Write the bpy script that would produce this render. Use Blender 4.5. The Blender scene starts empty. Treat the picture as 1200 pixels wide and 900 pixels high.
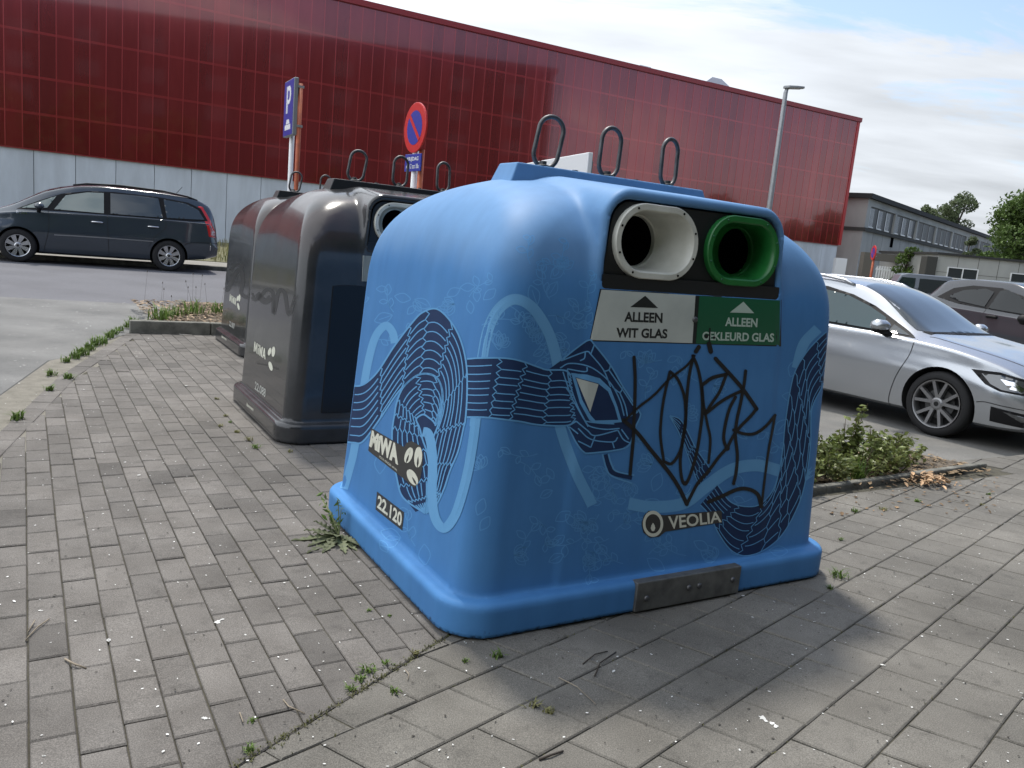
import bpy, bmesh, math, random
import numpy as np
from mathutils import Vector, Matrix
from mathutils.bvhtree import BVHTree
from mathutils.geometry import delaunay_2d_cdt

rad = math.radians
S = bpy.context.scene
COL = S.collection
random.seed(7)
RNG = np.random.default_rng(7)

# ------------------------------------------------------------------ camera
CAM_H = 1.35
FPX, PITCH, ROLL = 950.0, rad(9.8), rad(5.35)
_f = Vector((0, math.cos(PITCH), -math.sin(PITCH)))
_r0 = Vector((1, 0, 0)); _u0 = _r0.cross(_f)
CR = _r0 * math.cos(ROLL) + _u0 * math.sin(ROLL)
CU = -_r0 * math.sin(ROLL) + _u0 * math.cos(ROLL)
CO = Vector((0, 0, CAM_H))
cam_data = bpy.data.cameras.new('camera')
cam_data.sensor_fit = 'HORIZONTAL'; cam_data.sensor_width = 36.0
cam_data.lens = FPX * 36.0 / 1200.0
cam_data.clip_start = 0.05; cam_data.clip_end = 3000
cam = bpy.data.objects.new('camera', cam_data); COL.objects.link(cam)
cam.matrix_world = Matrix(((CR.x, CU.x, -_f.x, 0), (CR.y, CU.y, -_f.y, 0), (CR.z, CU.z, -_f.z, CAM_H), (0, 0, 0, 1)))
S.camera = cam

# street grid: E1 runs along the bin fronts (and the hall), E2 away from them
ANG = rad(31)
E1 = Vector((math.cos(ANG), math.sin(ANG), 0)); E2 = Vector((-E1.y, E1.x, 0))
def W(a, b, z=0.0):
    p = E1 * a + E2 * b
    return Vector((p.x, p.y, z))

def pray(x, y):
    return (_f * FPX + CR * (x - 600) - CU * (y - 450)).normalized()
def at_depth(x, y, d):
    v = _f * FPX + CR * (x - 600) - CU * (y - 450)
    return CO + v * (d / v.y)

# ------------------------------------------------------------------ light
SUN_EL = rad(64)
sun_dir = (E2 * math.cos(SUN_EL) + E1 * 0.07 + Vector((0, 0, math.sin(SUN_EL)))).normalized()   # towards the sun
sl = bpy.data.lights.new('sun', 'SUN'); sl.energy = 3.0; sl.angle = rad(6); sl.color = (1.0, 0.95, 0.87)
so = bpy.data.objects.new('sun', sl); COL.objects.link(so)
so.rotation_euler = (-sun_dir).to_track_quat('-Z', 'Y').to_euler()

world = bpy.data.worlds.new('World'); S.world = world; world.use_nodes = True
nt = world.node_tree; nt.nodes.clear()
N = nt.nodes.new; L = nt.links.new
out = N('ShaderNodeOutputWorld')
sky = N('ShaderNodeTexSky'); sky.sky_type = 'NISHITA'; sky.sun_disc = False
sky.sun_elevation = SUN_EL
sky.sun_rotation = math.atan2(sun_dir.x, sun_dir.y)
sky.air_density = 1.0; sky.dust_density = 1.5; sky.ozone_density = 1.5
bg = N('ShaderNodeBackground'); bg.inputs[1].default_value = 0.15
L(sky.outputs[0], bg.inputs[0])
bgc = N('ShaderNodeBackground'); bgc.inputs[1].default_value = 1.28
tc = N('ShaderNodeTexCoord')
sx = N('ShaderNodeSeparateXYZ'); L(tc.outputs['Generated'], sx.inputs[0])
def wm(op, a, b=None, c=None):
    n = N('ShaderNodeMath'); n.operation = op
    for i, v in enumerate((a, b, c)):
        if v is None: continue
        if isinstance(v, (int, float)): n.inputs[i].default_value = v
        else: L(v, n.inputs[i])
    return n.outputs[0]
zz = wm('ADD', wm('MAXIMUM', sx.outputs[2], 0.0), 0.16)
px = wm('DIVIDE', sx.outputs[0], zz); py = wm('DIVIDE', sx.outputs[1], zz)
cx = N('ShaderNodeCombineXYZ'); L(px, cx.inputs[0]); L(py, cx.inputs[1])
mp = N('ShaderNodeMapping'); mp.inputs['Rotation'].default_value = (0, 0, rad(-24)); mp.inputs['Scale'].default_value = (0.62, 1.5, 1)
mp.inputs['Location'].default_value = (3.3, 1.1, 0)
L(cx.outputs[0], mp.inputs[0])
n1 = N('ShaderNodeTexNoise'); n1.inputs['Scale'].default_value = 1.8; n1.inputs['Detail'].default_value = 9; n1.inputs['Roughness'].default_value = 0.62; n1.inputs['Distortion'].default_value = 0.35
L(mp.outputs[0], n1.inputs['Vector'])
# more cover towards the hall side (west), a few blue gaps high in the east, solid veil near the horizon
veil = wm('SUBTRACT', 1.0, wm('MULTIPLY', sx.outputs[2], 2.6))
veil = wm('MAXIMUM', veil, 0.0)
side = wm('MULTIPLY', wm('ADD', sx.outputs[0], -0.10), -0.35)
cov = wm('ADD', wm('ADD', n1.outputs['Fac'], wm('MULTIPLY', veil, 0.42)), side)
ramp = N('ShaderNodeValToRGB'); ramp.color_ramp.elements[0].position = 0.475; ramp.color_ramp.elements[1].position = 0.60
L(cov, ramp.inputs[0])
fac = wm('MULTIPLY_ADD', ramp.outputs[0], 0.93, 0.05)
# cloud tone: white where thick, greyer veil low in the east
n2 = N('ShaderNodeTexNoise'); n2.inputs['Scale'].default_value = 2.2; n2.inputs['Detail'].default_value = 6
L(mp.outputs[0], n2.inputs['Vector'])
tone = wm('ADD', wm('MULTIPLY_ADD', n2.outputs['Fac'], 0.42, 0.70), wm('MULTIPLY_ADD', sx.outputs[0], -0.36, wm('MULTIPLY', sx.outputs[1], -0.22)))
tone = wm('SUBTRACT', tone, wm('MULTIPLY', veil, 0.10))
cr = N('ShaderNodeMix'); cr.data_type = 'RGBA'; cr.blend_type = 'MULTIPLY'; cr.inputs[0].default_value = 1.0
cr.inputs[6].default_value = (0.935, 0.985, 1.05, 1)
tcmb = N('ShaderNodeCombineXYZ'); L(tone, tcmb.inputs[0]); L(tone, tcmb.inputs[1]); L(tone, tcmb.inputs[2])
L(tcmb.outputs[0], cr.inputs[7]); L(cr.outputs[2], bgc.inputs[0])
mixs = N('ShaderNodeMixShader'); L(fac, mixs.inputs[0]); L(bg.outputs[0], mixs.inputs[1]); L(bgc.outputs[0], mixs.inputs[2])
L(mixs.outputs[0], out.inputs[0])

S.view_settings.view_transform = 'Standard'; S.view_settings.look = 'None'
S.view_settings.gamma = 1.0; S.view_settings.exposure = 0.38
S.view_settings.use_curve_mapping = False
S.render.engine = 'CYCLES'
S.cycles.max_bounces = 6; S.cycles.transparent_max_bounces = 8

# ------------------------------------------------------------------ helpers
MATS = {}
def mat(name, col, rough=0.6, metal=0.0, col2=None, nscale=6.0, nlo=0.35, nhi=0.65, detail=5, bump=0.0, bscale=60.0, bdist=0.01,
        var=0.0, coat=0.0, spec=0.5, stretch=(1, 1, 1), rough2=None, emit=None, alpha=None, sss=None):
    """Principled material: two tones mixed by noise, bump, and per-piece variation from the 'rnd' attribute."""
    if name in MATS: return MATS[name]
    m = bpy.data.materials.new(name); m.use_nodes = True
    t = m.node_tree; b = t.nodes['Principled BSDF']
    b.inputs['Roughness'].default_value = rough; b.inputs['Metallic'].default_value = metal
    b.inputs['Coat Weight'].default_value = coat; b.inputs['Coat Roughness'].default_value = 0.04
    b.inputs['Specular IOR Level'].default_value = spec
    c = (*col, 1); last = None
    tcn = t.nodes.new('ShaderNodeTexCoord'); mpn = t.nodes.new('ShaderNodeMapping')
    mpn.inputs['Scale'].default_value = stretch
    t.links.new(tcn.outputs['Object'], mpn.inputs[0])
    b.inputs['Base Color'].default_value = c
    if col2 is not None:
        n = t.nodes.new('ShaderNodeTexNoise'); n.inputs['Scale'].default_value = nscale; n.inputs['Detail'].default_value = detail
        n.inputs['Roughness'].default_value = 0.6
        t.links.new(mpn.outputs[0], n.inputs['Vector'])
        r = t.nodes.new('ShaderNodeValToRGB'); r.color_ramp.elements[0].position = nlo; r.color_ramp.elements[1].position = nhi
        r.color_ramp.elements[0].color = c; r.color_ramp.elements[1].color = (*col2, 1)
        t.links.new(n.outputs['Fac'], r.inputs[0]); last = r.outputs[0]
        if rough2 is not None:
            mr = t.nodes.new('ShaderNodeMapRange'); mr.inputs[1].default_value = nlo; mr.inputs[2].default_value = nhi
            mr.inputs[3].default_value = rough; mr.inputs[4].default_value = rough2
            t.links.new(n.outputs['Fac'], mr.inputs[0]); t.links.new(mr.outputs[0], b.inputs['Roughness'])
    if var:
        a = t.nodes.new('ShaderNodeAttribute'); a.attribute_name = 'rnd'
        mr = t.nodes.new('ShaderNodeMapRange'); mr.clamp = False; mr.inputs[3].default_value = 1 - var; mr.inputs[4].default_value = 1 + var
        t.links.new(a.outputs['Fac'], mr.inputs[0])
        h = t.nodes.new('ShaderNodeMix'); h.data_type = 'RGBA'; h.blend_type = 'MULTIPLY'; h.inputs[0].default_value = 1
        if last is None: h.inputs[6].default_value = c
        else: t.links.new(last, h.inputs[6])
        t.links.new(mr.outputs[0], h.inputs[7]); last = h.outputs[2]
    if last is not None: t.links.new(last, b.inputs['Base Color'])
    if bump:
        n = t.nodes.new('ShaderNodeTexNoise'); n.inputs['Scale'].default_value = bscale; n.inputs['Detail'].default_value = 6
        t.links.new(mpn.outputs[0], n.inputs['Vector'])
        bp = t.nodes.new('ShaderNodeBump'); bp.inputs['Strength'].default_value = bump; bp.inputs['Distance'].default_value = bdist
        t.links.new(n.outputs['Fac'], bp.inputs['Height']); t.links.new(bp.outputs[0], b.inputs['Normal'])
    if emit: 
        b.inputs['Emission Color'].default_value = (*emit, 1); b.inputs['Emission Strength'].default_value = 1
    if sss:
        b.inputs['Transmission Weight'].default_value = 0
    MATS[name] = m
    return m

class MB:
    """collects polygons; build() links them as one mesh object"""
    def __init__(s): s.v = []; s.f = []; s.r = []
    def add(s, vs, fs, r=None):
        o = len(s.v); s.v += [tuple(v) for v in vs]; s.f += [tuple(i + o for i in f) for f in fs]
        s.r += [random.random() if r is None else r] * len(vs)
    def box(s, lo, hi, M=None, r=None):
        x0, y0, z0 = lo; x1, y1, z1 = hi
        vs = [Vector(p) for p in ((x0,y0,z0),(x1,y0,z0),(x1,y1,z0),(x0,y1,z0),(x0,y0,z1),(x1,y0,z1),(x1,y1,z1),(x0,y1,z1))]
        if M is not None: vs = [M @ v for v in vs]
        s.add(vs, [(0,3,2,1),(4,5,6,7),(0,1,5,4),(1,2,6,5),(2,3,7,6),(3,0,4,7)], r)
    def prism(s, poly, z0, z1, f=None):
        """poly of (x, y); f maps (x, y, z) to the point"""
        f = f or (lambda x, y, z: (x, y, z)); n = len(poly)
        vs = [f(x, y, z0) for x, y in poly] + [f(x, y, z1) for x, y in poly]
        s.add(vs, [tuple(range(n))[::-1], tuple(range(n, 2*n))] + [(i, (i+1) % n, n + (i+1) % n, n + i) for i in range(n)])
    def tube(s, pts, rr, n=8, closed=False, cap=True):
        pts = [Vector(p) for p in pts]; k = len(pts)
        rs = rr if isinstance(rr, (list, tuple)) else [rr] * k
        rings = []
        prev = None
        for i, p in enumerate(pts):
            if closed: t = pts[(i+1) % k] - pts[i-1]
            else: t = pts[min(i+1, k-1)] - pts[max(i-1, 0)]
            t.normalize()
            if prev is None:
                a = Vector((0,0,1)) if abs(t.z) < 0.9 else Vector((1,0,0))
                u = t.cross(a).normalized()
            else:
                u = (prev - t * prev.dot(t)).normalized()
            prev = u; w = t.cross(u)
            rings.append([p + (u * math.cos(2*math.pi*j/n) + w * math.sin(2*math.pi*j/n)) * rs[i] for j in range(n)])
        vs = [v for r in rings for v in r]; fs = []
        for i in range(k if closed else k - 1):
            a, b = i * n, ((i+1) % k) * n
            fs += [(a+j, a+(j+1) % n, b+(j+1) % n, b+j) for j in range(n)]
        if cap and not closed: fs += [tuple(range(n))[::-1], tuple(range((k-1)*n, k*n))]
        s.add(vs, fs)
    def lathe(s, prof, n=32, f=None, close=False):
        """prof of (radius, height); f maps (x, y, h) to the point"""
        f = f or (lambda x, y, h: (x, y, h)); k = len(prof)
        vs = [f(r*math.cos(2*math.pi*j/n), r*math.sin(2*math.pi*j/n), h) for r, h in prof for j in range(n)]
        fs = []
        for i in range(k if close else k-1):
            a, b = i*n, ((i+1) % k)*n
            fs += [(a+j, a+(j+1) % n, b+(j+1) % n, b+j) for j in range(n)]
        s.add(vs, fs)
    def build(s, name, m, parent=None, smooth=False, sharp=None):
        me = bpy.data.meshes.new(name); me.from_pydata([tuple(v) for v in s.v], [], s.f); me.update()
        if s.r:
            at = me.attributes.new('rnd', 'FLOAT', 'POINT'); at.data.foreach_set('value', np.array(s.r, dtype=np.float32))
        o = bpy.data.objects.new(name, me); COL.objects.link(o)
        if m: me.materials.append(m)
        if smooth:
            me.polygons.foreach_set('use_smooth', [True] * len(me.polygons))
            if sharp: me.set_sharp_from_angle(angle=rad(sharp))
        if parent is not None: o.parent = parent
        return o

def fix_normals(o):
    bm = bmesh.new(); bm.from_mesh(o.data); bmesh.ops.recalc_face_normals(bm, faces=bm.faces); bm.to_mesh(o.data); bm.free()
    return o
def bevel(o, w=0.01, seg=2):
    bm = bmesh.new(); bm.from_mesh(o.data)
    bmesh.ops.bevel(bm, geom=list(bm.edges), offset=w, segments=seg, affect='EDGES', profile=0.5, clamp_overlap=True)
    bm.to_mesh(o.data); bm.free(); return o
def tag(o, label=None, cat=None, group=None, kind=None):
    if label: o['label'] = label
    if cat: o['category'] = cat
    if group: o['group'] = group
    if kind: o['kind'] = kind
    return o
def thing(name, label, cat, loc=(0,0,0), rz=0, group=None):
    o = bpy.data.objects.new(name, None); COL.objects.link(o)
    o.location = loc; o.rotation_euler = (0, 0, rz); o.empty_display_size = 0.2
    tag(o, label, cat, group); return o
def dup(root, loc=None, rz=None, label=None):
    r = root.copy(); COL.objects.link(r)
    if loc is not None: r.location = loc
    if rz is not None: r.rotation_euler = (0, 0, rz)
    if label: r['label'] = label
    for ch in list(root.children):
        c = ch.copy(); COL.objects.link(c); c.parent = r
        for g in list(ch.children):
            d = g.copy(); COL.objects.link(d); d.parent = c
    return r

def resample(pts, n):
    """Catmull-Rom curve through 2-D/3-D points, n samples"""
    P = np.array(pts, float)
    if len(P) == 2: return P[0] + (P[1]-P[0]) * np.linspace(0, 1, n)[:, None]
    Q = np.vstack([2*P[0]-P[1], P, 2*P[-1]-P[-2]])
    t = np.linspace(0, len(P)-1-1e-9, n); i = t.astype(int); u = (t-i)[:, None]
    a, b, c, d = Q[i], Q[i+1], Q[i+2], Q[i+3]
    return 0.5*((2*b) + (c-a)*u + (2*a-5*b+4*c-d)*u**2 + (3*b-a-3*c+d)*u**3)
def inside(poly, p):
    x, y = p; r = False; j = len(poly)-1
    for i in range(len(poly)):
        xi, yi = poly[i]; xj, yj = poly[j]
        if (yi > y) != (yj > y) and x < (xj-xi)*(y-yi)/(yj-yi)+xi: r = not r
        j = i
    return r
def fill2d(poly, step, holes=()):
    """triangulate a 2-D polygon with interior points every `step`"""
    def dens(pl):
        o = []
        for i in range(len(pl)):
            a = np.array(pl[i], float); b = np.array(pl[(i+1) % len(pl)], float)
            k = max(1, int(np.linalg.norm(b-a)/step))
            o += [tuple(a+(b-a)*t/k) for t in range(k)]
        return o
    loops = [dens(poly)] + [dens(h) for h in holes]
    vs = []; es = []
    for lp in loops:
        o = len(vs); vs += lp; es += [(o+i, o+(i+1) % len(lp)) for i in range(len(lp))]
    xs = [p[0] for p in poly]; ys = [p[1] for p in poly]
    x = min(xs)+step*0.5
    while x < max(xs):
        y = min(ys)+step*0.5
        while y < max(ys):
            if inside(poly, (x, y)) and not any(inside(h, (x, y)) for h in holes): vs.append((x, y))
            y += step
        x += step
    r = delaunay_2d_cdt([Vector(v) for v in vs], es, [], 0, 1e-6)
    V = [tuple(v) for v in r[0]]; F = []
    for f in r[2]:
        c = (sum(V[i][0] for i in f)/len(f), sum(V[i][1] for i in f)/len(f))
        if inside(poly, c) and not any(inside(h, c) for h in holes): F.append(tuple(f))
    return V, F

class Skin:
    """puts flat artwork on a surface: traced outlines are cast on to the body they belong to"""
    def __init__(s, root, body, k=0.27):
        s.k = k
        s.root = root; s.M = root.matrix_basis.copy(); s.Mi = s.M.inverted()
        me = body.data
        s.bvh = BVHTree.FromPolygons([v.co.copy() for v in me.vertices], [tuple(p.vertices) for p in me.polygons])
        s.o = s.Mi @ CO
        s.R3 = s.Mi.to_3x3()
    def px(s, x, y, off):
        d = (s.R3 @ pray(x, y)).normalized()
        h = s.bvh.ray_cast(s.o, d)
        if h[0] is None: return None
        n = h[1] if h[1].dot(d) < 0 else -h[1]
        return h[0] + n * off * s.k
    def ax(s, o, d, off):
        h = s.bvh.ray_cast(Vector(o), Vector(d))
        if h[0] is None: return None
        return h[0] - Vector(d) * off * s.k
    def put(s, mb, V, F, off, fn=None, maxlen=0.25):
        fn = fn or (lambda p: s.px(p[0], p[1], off))
        P = [fn(p) for p in V]
        idx = {}; vs = []; fs = []
        for f in F:
            if any(P[i] is None for i in f): continue
            if max((P[f[i]]-P[f[i-1]]).length for i in range(len(f))) > maxlen: continue
            g = []
            for i in f:
                if i not in idx: idx[i] = len(vs); vs.append(P[i])
                g.append(idx[i])
            a, b, c = vs[g[0]], vs[g[1]], vs[g[2]]
            fs.append(tuple(g))
        if fs: mb.add(vs, fs)
    def poly(s, mb, pts, off, step=4.0, holes=(), fn=None, maxlen=0.25):
        V, F = fill2d(pts, step, holes); s.put(mb, V, F, off, fn, maxlen)
    def stroke(s, mb, pts, w, off, n=None, taper=False, fn=None, cross=2, raw=False):
        P = np.array(pts, float) if raw else resample(pts, n or max(8, len(pts)*7))
        k = len(P); T = np.gradient(P, axis=0); T /= np.maximum(np.linalg.norm(T, axis=1), 1e-9)[:, None]
        Nn = np.stack([-T[:, 1], T[:, 0]], 1); V = []; F = []
        for i in range(k):
            ww = w
            if taper: ww = w * min(1.0, 0.25 + 2.2*min(i, k-1-i)/k)
            for j in range(cross+1): V.append(tuple(P[i] + Nn[i]*ww*(j/cross-0.5)))
        for i in range(k-1):
            for j in range(cross):
                a = i*(cross+1)+j; F.append((a, a+1, a+cross+2, a+cross+1))
        s.put(mb, V, F, off, fn)

def text_mesh(txt, bold=0.0, spacing=1.0):
    cu = bpy.data.curves.new('lettering', 'FONT'); cu.body = txt; cu.offset = bold; cu.space_character = spacing; cu.resolution_u = 4
    o = bpy.data.objects.new('lettering', cu); COL.objects.link(o)
    dg = bpy.context.evaluated_depsgraph_get(); dg.update()
    me = bpy.data.meshes.new_from_object(o.evaluated_get(dg))
    V = [(v.co.x, v.co.y) for v in me.vertices]; F = [tuple(p.vertices) for p in me.polygons]
    bpy.data.objects.remove(o); bpy.data.curves.remove(cu); bpy.data.meshes.remove(me)
    return V, F
def text_quad(txt, quad, bold=0.02, spacing=1.0):
    """lettering stretched into a quad TL, TR, BR, BL of 2-D points"""
    V, F = text_mesh(txt, bold, spacing); A = np.array(V); lo = A.min(0); hi = A.max(0)
    q = [np.array(p, float) for p in quad]; o = []
    for x, y in A:
        u = (x-lo[0])/(hi[0]-lo[0]); v = (y-lo[1])/(hi[1]-lo[1])
        o.append(tuple((q[3]*(1-u)+q[2]*u)*(1-v)+(q[0]*(1-u)+q[1]*u)*v))
    return o, F

# ------------------------------------------------------------------ glass banks
BW, BD = 1.94, 1.50
def rmax(a, b, r): return np.minimum(np.maximum(a, b), -r) + np.hypot(np.maximum(a+r, 0), np.maximum(b+r, 0))
def smin(a, b, k):
    h = np.maximum(k-np.abs(a-b), 0)/k
    return np.minimum(a, b) - h*h*k/4
def vfront(z): return 0.060 + 0.031*z
def bin_sdf(U, V, Z):
    pl = rmax(rmax(np.abs(U)-BW/2, np.abs(V-BD/2)-BD/2, 0.17), Z-0.128, 0.024)
    A = 0.914 - 0.056*(Z-0.125)
    vf = vfront(Z); vb = BD-0.058-0.02*Z
    dx = np.abs(U)-A; dy = np.abs(V-(vf+vb)/2)-(vb-vf)/2
    H = 1.648-0.07*np.abs(V-BD/2)
    def arch(d, R, Rz, e):
        return (((np.maximum(d+R, 0)/R)**e+(np.maximum(Z-H+Rz, 0)/Rz)**e+1e-9)**(1/e)-1)*min(R, Rz)
    body = rmax(arch(dx, 0.62, 0.47, 2.65), arch(dy, 0.62, 0.54, 2.7), 0.095)
    hw = 0.482-0.055*(Z-1.04)
    ht = 1.578+0.055*np.clip((V-0.1)/0.5, 0, 1)
    hood = rmax(rmax(np.abs(U)-hw, Z-ht, 0.12), vf+0.004-V, 0.022)
    hood = np.maximum(hood, V-0.75)
    d = smin(body, hood, 0.035)
    d = smin(d, pl, 0.014)
    pw = 0.452-0.055*(Z-1.04)
    pk = rmax(rmax(np.abs(U)-pw, np.abs(Z-1.386)-0.156, 0.085*(1.0)), V-(vf+0.26), 0.01)
    pk = np.minimum(pk, rmax(rmax(np.abs(U)-pw, np.abs(Z-1.30)-0.07, 0.012), V-(vf+0.26), 0.01))
    d = rmax(d, -pk, 0.012)
    return np.maximum(d, 0.006-Z)
def bin_mesh(step=0.0125):
    xs = np.arange(-1.0, 1.0+step, step); ys = np.arange(-0.04, 1.55, step); zs = np.arange(-0.02, 1.70, step)
    D = np.empty((len(xs), len(ys), len(zs)), np.float32)
    YY, ZZ = np.meshgrid(ys, zs, indexing='ij')
    for i, x in enumerate(xs): D[i] = bin_sdf(np.full_like(YY, x), YY, ZZ)
    ins = D < 0
    c = [ins[a:a+len(xs)-1, b:b+len(ys)-1, e:e+len(zs)-1] for a in (0,1) for b in (0,1) for e in (0,1)]
    sm = sum(k.astype(np.int8) for k in c)
    cell = (sm > 0) & (sm < 8)
    idx = -np.ones(cell.shape, np.int64); ii = np.argwhere(cell); idx[cell] = np.arange(len(ii))
    P = np.stack([xs[ii[:,0]]+step/2, ys[ii[:,1]]+step/2, zs[ii[:,2]]+step/2], 1)
    e = 1e-3
    for _ in range(5):
        d = bin_sdf(P[:,0], P[:,1], P[:,2])
        g = np.stack([bin_sdf(P[:,0]+(k==0)*e, P[:,1]+(k==1)*e, P[:,2]+(k==2)*e)-bin_sdf(P[:,0]-(k==0)*e, P[:,1]-(k==1)*e, P[:,2]-(k==2)*e) for k in range(3)], 1)/(2*e)
        q = np.maximum((g*g).sum(1), 0.05)
        P = P - g*np.clip(d/q, -step*0.6, step*0.6)[:, None]
    F = []
    for axn in range(3):
        s0 = [slice(None)]*3; s1 = [slice(None)]*3; s0[axn] = slice(0, -1); s1[axn] = slice(1, None)
        a = ins[tuple(s0)]; b = ins[tuple(s1)]
        ed = np.argwhere(a != b)
        o1, o2 = [(1,2),(2,0),(0,1)][axn]
        ok = (ed[:,o1] > 0) & (ed[:,o2] > 0) & (ed[:,o1] < D.shape[o1]-1) & (ed[:,o2] < D.shape[o2]-1)
        ed = ed[ok]; fl = a[tuple(ed.T)]
        def ce(d1, d2):
            q = ed.copy(); q[:,o1] -= d1; q[:,o2] -= d2
            return idx[tuple(q.T)]
        quad = np.stack([ce(1,1), ce(0,1), ce(0,0), ce(1,0)], 1)
        quad[~fl] = quad[~fl][:, ::-1]
        F.append(quad)
    F = np.vstack(F)
    F = F[(F >= 0).all(1)]
    me = bpy.data.meshes.new('body'); me.from_pydata(P.tolist(), [], F.tolist()); me.update()
    me.polygons.foreach_set('use_smooth', [True]*len(me.polygons))
    return me

def mat_bin_dark():
    m = mat('dark grey moulded plastic', (0.028, 0.029, 0.031), 0.15, col2=(0.038, 0.039, 0.041), nscale=5, coat=0.25, rough2=0.24, spec=0.4)
    # reflection of the red hall put into the colour of the upper half, with a ragged lower edge
    t = m.node_tree; b = t.nodes['Principled BSDF']; prev = b.inputs['Base Color'].links[0].from_socket
    tc = t.nodes.new('ShaderNodeTexCoord'); sp = t.nodes.new('ShaderNodeSeparateXYZ'); t.links.new(tc.outputs['Object'], sp.inputs[0])
    n = t.nodes.new('ShaderNodeTexNoise'); n.inputs['Scale'].default_value = 2.6; n.inputs['Detail'].default_value = 5
    mp_ = t.nodes.new('ShaderNodeMapping'); mp_.inputs['Scale'].default_value = (1, 1.6, 0.35)
    t.links.new(tc.outputs['Object'], mp_.inputs[0]); t.links.new(mp_.outputs[0], n.inputs['Vector'])
    def mm(op, a, b_, c_=None):
        q = t.nodes.new('ShaderNodeMath'); q.operation = op; q.use_clamp = False
        for i, v in enumerate((a, b_, c_)):
            if v is None: continue
            if isinstance(v, (int, float)): q.inputs[i].default_value = v
            else: t.links.new(v, q.inputs[i])
        return q.outputs[0]
    up = t.nodes.new('ShaderNodeMapRange'); up.interpolation_type = 'SMOOTHSTEP'
    up.inputs[1].default_value = 1.12; up.inputs[2].default_value = 1.22; t.links.new(sp.outputs[2], up.inputs[0])
    lf = t.nodes.new('ShaderNodeMapRange'); lf.inputs[1].default_value = -0.25; lf.inputs[2].default_value = -0.6; t.links.new(sp.outputs[0], lf.inputs[0])
    st = t.nodes.new('ShaderNodeMapRange'); st.inputs[1].default_value = 0.42; st.inputs[2].default_value = 0.58; t.links.new(n.outputs['Fac'], st.inputs[0])
    f = mm('MULTIPLY', mm('MULTIPLY', up.outputs[0], st.outputs[0]), lf.outputs[0])
    f = mm('MULTIPLY', f, 0.35)
    mx = t.nodes.new('ShaderNodeMix'); mx.data_type = 'RGBA'; t.links.new(f, mx.inputs[0]); t.links.new(prev, mx.inputs[6]); mx.inputs[7].default_value = (0.075, 0.046, 0.042, 1)
    t.links.new(mx.outputs[2], b.inputs['Base Color'])
    return m

M_BLUE = mat('sky blue painted plastic', (0.060, 0.190, 0.425), 0.45, col2=(0.070, 0.214, 0.46), nscale=3, coat=0.0, bump=0.03, bscale=180, bdist=0.002)
_b = M_BLUE.node_tree.nodes['Principled BSDF']; _b.inputs['Specular IOR Level'].default_value = 0.16; _b.inputs['Roughness'].default_value = 0.55
def paint_tones(m):
    # paler, greyer zone over the shoulders, with a ragged lower edge
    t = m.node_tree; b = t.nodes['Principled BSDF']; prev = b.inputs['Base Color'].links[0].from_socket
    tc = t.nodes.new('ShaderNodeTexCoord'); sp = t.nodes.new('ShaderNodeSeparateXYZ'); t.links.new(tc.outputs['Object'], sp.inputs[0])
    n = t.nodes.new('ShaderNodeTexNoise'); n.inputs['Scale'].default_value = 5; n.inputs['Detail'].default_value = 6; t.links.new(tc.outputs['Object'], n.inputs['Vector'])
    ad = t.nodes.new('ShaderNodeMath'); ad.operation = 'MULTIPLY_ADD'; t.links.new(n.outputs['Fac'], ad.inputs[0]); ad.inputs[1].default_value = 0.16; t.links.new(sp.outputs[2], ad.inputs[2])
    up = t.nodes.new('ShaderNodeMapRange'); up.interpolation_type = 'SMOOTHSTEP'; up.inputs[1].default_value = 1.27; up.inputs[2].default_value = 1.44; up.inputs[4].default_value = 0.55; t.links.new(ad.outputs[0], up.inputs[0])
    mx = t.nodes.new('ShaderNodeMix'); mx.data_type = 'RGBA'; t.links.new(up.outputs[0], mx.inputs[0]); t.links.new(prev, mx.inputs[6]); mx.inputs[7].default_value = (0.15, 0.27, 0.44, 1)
    # rain streaks and scuffs
    n2 = t.nodes.new('ShaderNodeTexNoise'); n2.inputs['Scale'].default_value = 7; n2.inputs['Detail'].default_value = 7; mp_ = t.nodes.new('ShaderNodeMapping'); mp_.inputs['Scale'].default_value = (2.2, 2.2, 0.18)
    t.links.new(tc.outputs['Object'], mp_.inputs[0]); t.links.new(mp_.outputs[0], n2.inputs['Vector'])
    r2 = t.nodes.new('ShaderNodeMapRange'); r2.inputs[1].default_value = 0.35; r2.inputs[2].default_value = 0.72; r2.inputs[3].default_value = 0.95; r2.inputs[4].default_value = 1.045; t.links.new(n2.outputs['Fac'], r2.inputs[0])
    m2 = t.nodes.new('ShaderNodeMix'); m2.data_type = 'RGBA'; m2.blend_type = 'MULTIPLY'; m2.inputs[0].default_value = 1; t.links.new(mx.outputs[2], m2.inputs[6]); t.links.new(r2.outputs[0], m2.inputs[7])
    # road splash along the skirt
    n3 = t.nodes.new('ShaderNodeTexNoise'); n3.inputs['Scale'].default_value = 45; n3.inputs['Detail'].default_value = 4; t.links.new(tc.outputs['Object'], n3.inputs['Vector'])
    a3 = t.nodes.new('ShaderNodeMath'); a3.operation = 'MULTIPLY_ADD'; t.links.new(n3.outputs['Fac'], a3.inputs[0]); a3.inputs[1].default_value = 0.10; t.links.new(sp.outputs[2], a3.inputs[2])
    r3 = t.nodes.new('ShaderNodeMapRange'); r3.inputs[1].default_value = 0.045; r3.inputs[2].default_value = 0.066; r3.inputs[3].default_value = 0.85; r3.inputs[4].default_value = 0.0; t.links.new(a3.outputs[0], r3.inputs[0])
    m3 = t.nodes.new('ShaderNodeMix'); m3.data_type = 'RGBA'; t.links.new(r3.outputs[0], m3.inputs[0]); t.links.new(m2.outputs[2], m3.inputs[6]); m3.inputs[7].default_value = (0.02, 0.022, 0.025, 1)
    t.links.new(m3.outputs[2], b.inputs['Base Color'])
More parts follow.
